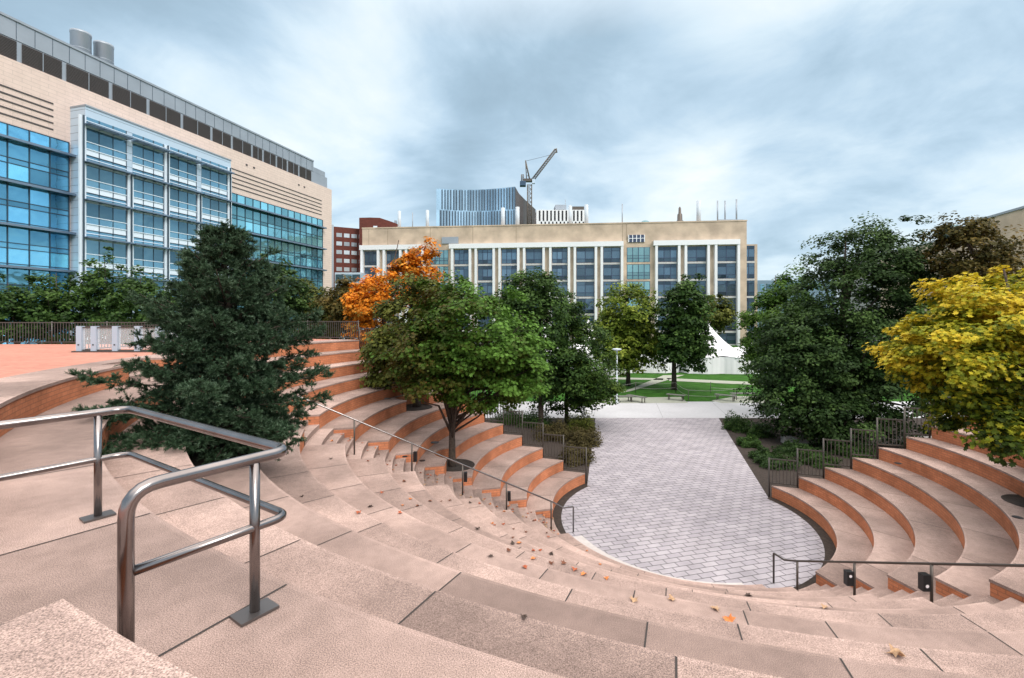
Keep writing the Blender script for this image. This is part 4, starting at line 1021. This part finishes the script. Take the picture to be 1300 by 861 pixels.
mb = MB(); mb.box(PX(955, 300), PX(1060, 300), 300, 330, 0, PZ(356, 300)); mb.build('wall', M('far_wall', (.16, .24, .33), .7), far)
mb = MB()
for i in range(12): mb.box(PX(957, 300)+i*4, PX(957, 300)+i*4+2.5, 299.8, 300.05, PZ(368, 300), PZ(361, 300), 0, rng.random())
mb.build('window_band', gl_b, far)

# ------------------------------------------------------------------ crane
cr = thing('tower_crane', 'luffing tower crane with raised lattice jib above the dark side of the glass tower', 'crane', (PX(672, 215), 215, 0))
def lattice(mb, p, q, w, n, r=.13):
    p, q = Vector(p), Vector(q); d = (q-p).normalized(); x = d.cross(Vector((0, 1, 0))).normalized(); y = Vector((0, 1, 0))
    C = [x*w+y*w, x*w-y*w, -x*w-y*w, -x*w+y*w]
    for c in C: mb.tube([tuple(p+c), tuple(q+c)], r, 4)
    for i in range(n):
        a = p+(q-p)*(i/n); b = p+(q-p)*((i+1)/n)
        for k in range(4):
            mb.tube([tuple(a+C[k]), tuple(b+C[(k+1) % 4])], r*.6, 3, caps=False); mb.tube([tuple(b+C[k]), tuple(b+C[(k+1) % 4])], r*.6, 3, caps=False)
crm = M('crane_steel', (.15, .13, .11), .6, .2)
yc = 215
def CP(u, v): return (PX(u, yc), yc, PZ(v, yc))
mb = MB(); lattice(mb, CP(672.3, 300), CP(672.3, 235), .95, 12, .2); mb.build('mast', crm, cr)
mb = MB(); lattice(mb, CP(676, 229), CP(705.5, 190.5), .55, 16, .17); mb.tube([CP(705, 190), CP(706.5, 189), CP(706.8, 194)], .35, 5); mb.build('jib', crm, cr)
mb = MB()
for s_ in (-.8, .8):
    a, b, c = CP(672.5, 228), CP(667.2, 204.5), CP(668.5, 228)
    for p, q, r in ((a, b, .25), (c, b, .17)): mb.tube([(p[0], p[1]+s_, p[2]), (q[0], q[1]+s_, q[2])], r, 5)
for t in (.2, .4, .6, .8): mb.tube([(CP(672.5, 228)[0]*(1-t)+CP(667.2, 204.5)[0]*t, yc-.8, CP(672.5, 228)[2]*(1-t)+CP(667.2, 204.5)[2]*t), (CP(668.5, 228)[0]*(1-t)+CP(667.2, 204.5)[0]*t, yc+.8, CP(668.5, 228)[2]*(1-t)+CP(667.2, 204.5)[2]*t)], .13, 4)
mb.build('a_frame', crm, cr)
mb = MB(); mb.tube([CP(667.2, 204.5), CP(677, 202.3), CP(698, 197)], .07, 4); mb.build('luffing_rope', black, cr)
mb = MB(); a, b = CP(664, 231), CP(677, 227.5); mb.box(a[0], b[0], yc-1, yc+1, a[2], b[2]); mb.build('slewing_deck', darkmetal, cr)
mb = MB(); a, b = CP(660, 236.5), CP(667.5, 231); mb.box(a[0], b[0], yc-1.5, yc+1.5, a[2], b[2]); mb.build('counterweight', M('counterweight_blue', (.03, .07, .13), .6), cr)
mb = MB(); a, b = CP(675.5, 234), CP(679, 228.5); mb.box(a[0], b[0], yc-1.8, yc-.2, a[2], b[2]); mb.build('cab', panelm, cr, bevel=.2)
mb = MB(); a, b = CP(662, 231), CP(664.5, 222); lattice(mb, ((a[0]+b[0])/2, yc, a[2]), ((a[0]+b[0])/2, yc, b[2]), .5, 3, .15); mb.build('winch_frame', crm, cr)

# ------------------------------------------------------------------ lawn: lamp, benches, cable fences, tents
lm = thing('street_lamp', 'slim grey lamp post with flat disc head beside the walkway', 'street lamp', (8.5, 38.3, 0))
mb = MB(); mb.lathe((8.5, 38.3, 0), [(.16, 0), (.16, .05), (.075, .08), (.06, 4.2)], 14); mb.build('post', pipem, lm)
mb = MB(); mb.lathe((8.5, 38.3, 4.2), [(.06, 0), (.12, .03), (.36, .1), (.38, .16), (.34, .2), (.05, .23)], 24); mb.build('lamp_head', pipem, lm)
slat = M('bench_slat', (.16, .16, .15), .7)
def pbench(x, y, a, w, label):
    root = thing('park_bench', label, 'bench', (x, y, 0), 'low benches by the walkway')
    f = Frame((x, y), (math.cos(a), math.sin(a)))
    mb = MB(f)
    for i in range(4): mb.box(-w/2, w/2, -.24+i*.125, -.14+i*.125, .42, .47)
    mb.build('seat', slat, root)
    for s_ in (-.75, .75):
        mb = MB(f); mb.box(w/2*s_-.03, w/2*s_+.03, -.2, -.16, 0, .42); mb.box(w/2*s_-.03, w/2*s_+.03, .16, .2, 0, .42); mb.box(w/2*s_-.03, w/2*s_+.03, -.2, .2, .38, .42); mb.build('leg', darkmetal, root)
for (u, v, a, w, lab_) in [(792, 510, 0, 1.6, 'dark slatted bench just right of the lamp post'), (808, 510, -.9, 1.8, 'slatted bench set at an angle, second right of the lamp post'), (858, 508, -.6, 1.5, 'slatted bench below the trunk of the dark lawn tree'), (921, 508.5, -.7, 1.7, 'angled slatted bench nearest the fresh green tree'), (944, 506, 0, 2.2, 'wide bench at the right end of the row of benches')]:
    p = G(u, v); pbench(p[0], p[1], a, w, lab_)
cable = M('cable', (.35, .35, .33), .5, .4)
def cfence(pts, label):
    root = thing('cable_fence', label, 'fence', pts[0], 'low cable fences round the lawn')
    for i, p in enumerate(pts):
        mb = MB(); mb.tube([p, (p[0], p[1], 1.0)], .03, 6); mb.build('post', fencem, root)
    mb = MB()
    for h in (.5, .95):
        for i in range(len(pts)-1):
            a, b = Vector(pts[i]), Vector(pts[i+1]); P_ = [a.lerp(b, t/8)+Vector((0, 0, h-.12*math.sin(pi*t/8))) for t in range(9)]; mb.tube([tuple(p) for p in P_], .013, 4)
    mb.build('cable', cable, root)
cfence([G(778, 502), G(807, 499), G(858, 499)], 'low cable fence along the lawn left of the dark lawn tree')
cfence([G(858, 499), G(874, 510), G(935, 508)], 'low cable fence cornering across the dark green lawn in the middle')
cfence([G(902, 499), G(955, 499), G(990, 500)], 'low cable fence at the right end of the lawn')
tentm = M('tent_fabric', (.74, .75, .79), .55, bump=.35, bump_scale=.8, var=.04, var_scale=.5)
def tent(cx, cy, hw, hd, hz, peak, label, wall=True):
    root = thing('tent', label, 'tent', (cx, cy, 0)); mb = MB(); n = 40; m = 9
    def eave(t):
        c, s = math.cos(t), math.sin(t); k = 1/max(abs(c), abs(s))**.82; sc = 1-.06*math.cos(8*t)
        return cx+hw*c*k*sc, cy+hd*s*k*sc
    def pt(i, j):
        t = 2*pi*i/n; q = j/m; ex, ey = eave(t); z = hz+(peak-hz)*(1-q)**1.9+.12*math.cos(8*t)*q
        return (cx+(ex-cx)*q, cy+(ey-cy)*q, z)
    for i in range(n):
        for j in range(m):
            P_ = [pt(i, j), pt(i+1, j), pt(i+1, j+1), pt(i, j+1)]
            mb.face(P_ if j else [P_[0], P_[2], P_[3]], 0, raw=True, smooth=True)
    mb.build('canopy', tentm, root)
    mb = MB(); mb.tube([(cx, cy, 0), (cx, cy, peak+.25)], .07, 6); mb.build('pole', fencem, root)
    if wall:
        mb = MB(); q = 160
        for i in range(q):
            def wp(i): t = 2*pi*i/q; x, y = eave(t); s = 1+.004*math.sin(i*1.9)+.012*math.sin(i*.33)+.008*math.sin(i*.71+1); return cx+(x-cx)*s*.985, cy+(y-cy)*s*.985
            a, b = wp(i), wp(i+1); zz = hz-.02
            mb.face([(*a, 0), (*b, 0), (*b, zz), (*a, zz)], 0, raw=True, smooth=True)
        mb.build('side_curtain', tentm, root)
tent(PX(899, 62), 62, 4.6, 4.5, 2.1, PZ(410, 62), 'white peaked marquee beside the dark lawn tree, its sharp tip in clear view')
tent(PX(800, 64), 63.5, 5.5, 5, 2.4, PZ(419, 64), 'white marquee half hidden behind the lime green lawn tree')
tent(PX(748, 60), 60.5, 4.2, 4.5, 2.6, PZ(405, 60), 'white marquee behind the street lamp and mid green tree')
tent(PX(690, 62), 62, 4.4, 4.5, 2.6, PZ(408, 62), 'white marquee glimpsed between the dark trees at left')
tent(PX(975, 64), 66, 3.4, 4, 2.3, 4.0, 'low white tent behind the fresh green tree at the right')
mb = MB(); mb.box(PX(930, 60), PX(1000, 60), 57.8, 58.2, 0, 1.1); o = mb.build('barrier', whitep); tag(o, 'low white site barrier right of the peaked marquee', 'barrier')

# ------------------------------------------------------------------ fallen leaves
def floor_at(u, v):
    for k in range(13, -1, -1):
        p = P3(u, v, RISE*k)
        if p.y < 0: continue
        r, t = pol(p.x, p.y); lo = Rk(k, t) if k else 0; hi = Rk(k+1, t) if k < 13 else 99
        if lo <= r <= hi: return Vector((p.x, p.y, floor_z(p.x, p.y)))
    return None
leafc = [M('dead_leaf_brown', (.16, .055, .025), .7, var=.3, var_scale=60), M('dead_leaf_orange', (.6, .2, .05), .6, var=.2, var_scale=60), M('dead_leaf_tan', (.42, .27, .16), .7, var=.2, var_scale=60), M('dead_leaf_dark', (.05, .03, .022), .7), M('dead_leaf_rust', (.38, .10, .04), .7, var=.2, var_scale=60)]
protos = []
for s_ in range(6):
    r_ = random.Random(s_); V = []
    base = MAPLE_V.copy(); V = [(x*r_.uniform(.85, 1.1), y*r_.uniform(.85, 1.1), .06+z*r_.uniform(.5, 2.2)+abs(x)**1.5*r_.uniform(-.2, .9)+(.15 if r_.random() < .2 else 0)) for x, y, z in base]
    protos.append(V)
def fallen(u, v, size, c, s_, label, group=None, rot=None):
    p = floor_at(u, v)
    if p is None: return
    me = leafmesh.get((s_, c))
    if me is None:
        V = protos[s_]; mb = MB(); mb.v = list(V)+[(-.02, -.5, .05), (.02, -.5, .05), (.05, -.95, .12)]
        for f in MAPLE_F+[(12, 13, 14)]: mb.f.append(f); mb.m.append(0); mb.t.append(.5); mb.sm.append(False); mb.uv += [(0, 0)]*len(f)
        o = mb.build('fallen_leaf', leafc[c]); leafmesh[(s_, c)] = o.data
    else:
        o = bpy.data.objects.new('fallen_leaf', me); link(o)
    o.location = (p.x, p.y, p.z+.004); o.scale = (size,)*3; o.rotation_euler = (0, 0, rot if rot is not None else (u*1.7+v) % 6.28)
    tag(o, label, 'leaf', group)
leafmesh = {}
fallen(925, 789, .13, 1, 0, 'bright orange leaf alone on the pale steps in the lower middle', 'fallen leaves')
fallen(1138, 833, .13, 2, 1, 'large curled tan leaf on the step near the lower right corner', 'fallen leaves')
fallen(665, 785, .05, 3, 2, 'small black leaf alone on the wide foreground tread', 'fallen leaves')
fallen(805, 763, .1, 2, 3, 'curled tan leaf on the steps above the long darker slab', 'fallen leaves')
fallen(853, 762, .09, 2, 4, 'very pale leaf on the steps near the court kerb', 'fallen leaves')
fallen(908, 774, .1, 2, 5, 'tan star shaped leaf just above the orange leaf', 'fallen leaves')
fallen(950, 757, .13, 3, 0, 'dark curled leaf near the foot of the right-hand steps', 'fallen leaves')
fallen(1047, 772, .12, 2, 2, 'tan leaf at the foot of the right handrail posts', 'fallen leaves')
fallen(383, 631, .06, 3, 1, 'lone dark leaf on a step right of the big guard rail', 'fallen leaves')
GL = 'one of the small brown maple leaves scattered on the steps below the left handrail'
pts = [(508, 652), (530, 643), (546, 637), (560, 637), (571, 636), (521, 634), (511, 642), (597, 639), (600, 624), (609, 640), (625, 665), (628, 667), (639, 666), (606, 672), (652, 672), (651, 683), (651, 691), (659, 690), (668, 676), (696, 682), (690, 658), (667, 655), (624, 644), (623, 707), (686, 699), (677, 700), (666, 721), (730, 724), (694, 677), (677, 710), (640, 650), (700, 716), (716, 716), (745, 700), (762, 717), (770, 735), (470, 644), (455, 652), (485, 626), (500, 600), (467, 586), (502, 577), (543, 597), (513, 612), (503, 585), (420, 583), (441, 579), (700, 704), (741, 730), (646, 700)]
for i, (u, v) in enumerate(pts): fallen(u, v, random.uniform(.07, .11), random.Random(i).choice([0, 0, 3, 4, 1, 4]), i % 6, GL, 'small fallen leaves below the left handrail')
GL2 = 'one of the small dry leaves collected on the steps of the left aisle'
rr = random.Random(77)
n_ = 0
while n_ < 120:
    k = rr.randint(0, 9); t = rr.uniform(172, 200); r = Rk(max(k, 1), t)+rr.uniform(0, .8); x, y = cart(r, t)
    if not (ELINE(x, y) < 0 < LLINE(x, y)): continue
    z = floor_z(x, y); key = (rr.randint(0, 5), rr.choice([1, 4, 0, 2]))
    me = leafmesh.get(key)
    if me is None: continue
    o = bpy.data.objects.new('fallen_leaf', me); link(o); o.location = (x, y, z+.004); o.scale = (rr.uniform(.06, .1),)*3; o.rotation_euler = (0, 0, rr.uniform(0, 6.28))
    tag(o, GL2, 'leaf', 'dry leaves on the left aisle steps'); n_ += 1

# ------------------------------------------------------------------ sky, sun, camera
Wd = bpy.data.worlds.new('World'); SC.world = Wd; Wd.use_nodes = True
N, L = Wd.node_tree.nodes, Wd.node_tree.links; bg = N['Background']
SE_, SR = math.radians(38), math.radians(140)
sky = N.new('ShaderNodeTexSky'); sky.sky_type = 'NISHITA'; sky.sun_disc = False; sky.sun_elevation = SE_; sky.sun_rotation = SR; sky.air_density = 1; sky.dust_density = 2
tc = N.new('ShaderNodeTexCoord'); sp = N.new('ShaderNodeSeparateXYZ'); L.new(tc.outputs['Generated'], sp.inputs[0])
def math_(op, a, b=None, c=None):
    n = N.new('ShaderNodeMath'); n.operation = op
    for i, q in enumerate((a, b, c)):
        if q is None: continue
        if isinstance(q, (int, float)): n.inputs[i].default_value = q
        else: L.new(q, n.inputs[i])
    return n.outputs[0]
zc = math_('MAXIMUM', sp.outputs[2], 0.0); den = math_('ADD', zc, .26)
px = math_('DIVIDE', sp.outputs[0], den); py = math_('DIVIDE', sp.outputs[1], den)
cb = N.new('ShaderNodeCombineXYZ'); L.new(px, cb.inputs[0]); L.new(py, cb.inputs[1])
def noise(vec, scale, detail, off, dist=0, rough=.55):
    mp = N.new('ShaderNodeMapping'); mp.inputs['Location'].default_value = off; L.new(vec, mp.inputs[0])
    n = N.new('ShaderNodeTexNoise'); n.inputs['Scale'].default_value = scale; n.inputs['Detail'].default_value = detail; n.inputs['Distortion'].default_value = dist; n.inputs['Roughness'].default_value = rough
    L.new(mp.outputs[0], n.inputs['Vector']); return n.outputs[0]
n1 = noise(cb.outputs[0], .95, 7, (3.1, 1.7, 0), .35)
n2 = noise(cb.outputs[0], 2.6, 8, (8.3, 5.2, 0), .6, .6)
def blob(d, w0, w1):
    v = Vector(d).normalized(); n = N.new('ShaderNodeVectorMath'); n.operation = 'DOT_PRODUCT'; n.inputs[1].default_value = v; L.new(tc.outputs['Generated'], n.inputs[0])
    m = N.new('ShaderNodeMapRange'); m.interpolation_type = 'SMOOTHSTEP'; m.inputs[1].default_value = w0; m.inputs[2].default_value = w1; L.new(n.outputs['Value'], m.inputs[0]); return m.outputs[0]
def dirpx(u, v): return ((u-650), 600, (402-v))
t = math_('ADD', math_('MULTIPLY', n1, .92), math_('MULTIPLY', n2, .32))
t = math_('ADD', t, math_('MULTIPLY', blob(dirpx(390, 170), .955, 1.0), .22))
t = math_('ADD', t, math_('MULTIPLY', blob(dirpx(760, 275), .95, 1.0), .17))
t = math_('SUBTRACT', t, math_('MULTIPLY', blob(dirpx(690, 120), .93, 1.0), .15))
t = math_('SUBTRACT', t, math_('MULTIPLY', blob(dirpx(1050, 190), .93, 1.0), .10))
t = math_('ADD', t, math_('MULTIPLY', blob(dirpx(1120, 70), .90, 1.0), .12))
t = math_('SUBTRACT', t, math_('MULTIPLY', blob(dirpx(180, 20), .93, 1.0), .12))
t = math_('SUBTRACT', t, .02)
hz = N.new('ShaderNodeMapRange'); hz.inputs[1].default_value = .22; hz.inputs[2].default_value = 0; hz.inputs[3].default_value = 0; hz.inputs[4].default_value = .12; L.new(zc, hz.inputs[0])
t = math_('ADD', t, hz.outputs[0])
ramp = N.new('ShaderNodeValToRGB'); e = ramp.color_ramp.elements
stops = [(.38, (.33, .46, .56)), (.48, (.40, .55, .67)), (.56, (.51, .67, .80)), (.66, (.69, .83, .92)), (.84, (.95, 1.0, 1.0))]
while len(e) < len(stops): e.new(.5)
for i, (p, c) in enumerate(stops): e[i].position = p; e[i].color = (*c, 1)
L.new(t, ramp.inputs[0])
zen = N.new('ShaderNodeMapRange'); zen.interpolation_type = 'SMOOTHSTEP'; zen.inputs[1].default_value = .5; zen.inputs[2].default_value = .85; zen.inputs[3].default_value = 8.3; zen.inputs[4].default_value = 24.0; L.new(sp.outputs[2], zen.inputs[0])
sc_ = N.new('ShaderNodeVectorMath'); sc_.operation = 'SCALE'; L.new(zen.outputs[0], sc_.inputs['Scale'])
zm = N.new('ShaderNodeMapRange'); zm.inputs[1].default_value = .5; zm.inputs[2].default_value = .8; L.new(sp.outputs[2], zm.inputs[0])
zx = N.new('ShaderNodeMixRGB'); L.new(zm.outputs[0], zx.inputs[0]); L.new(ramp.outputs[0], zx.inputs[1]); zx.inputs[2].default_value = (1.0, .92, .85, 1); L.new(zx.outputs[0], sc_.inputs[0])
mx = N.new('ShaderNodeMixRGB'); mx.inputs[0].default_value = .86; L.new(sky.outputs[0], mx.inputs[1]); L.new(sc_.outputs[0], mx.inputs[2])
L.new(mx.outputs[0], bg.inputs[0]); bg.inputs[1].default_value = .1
sun = bpy.data.lights.new('Sun', 'SUN'); sun.energy = 1.5; sun.angle = math.radians(25); sun.color = (1, .93, .85)
so = bpy.data.objects.new('Sun', sun); COL.objects.link(so)
# Nishita: rotation measured clockwise from +Y
sd = Vector((math.sin(SR)*math.cos(SE_), math.cos(SR)*math.cos(SE_), math.sin(SE_)))
so.rotation_euler = sd.to_track_quat('Z', 'Y').to_euler()
cam = bpy.data.cameras.new('Camera'); cam.sensor_width = 36; cam.lens = 36*600/1300; cam.shift_y = -28.5/1300; cam.clip_end = 4000; cam.clip_start = .05
co = bpy.data.objects.new('Camera', cam); COL.objects.link(co); co.location = (0, 0, 7.0); co.rotation_euler = (pi/2, 0, 0); SC.camera = co
SC.view_settings.view_transform = 'Standard'; SC.view_settings.look = 'None'; SC.view_settings.exposure = 0.5; SC.view_settings.gamma = 1
SC.cycles.max_bounces = 6; SC.cycles.transparent_max_bounces = 8
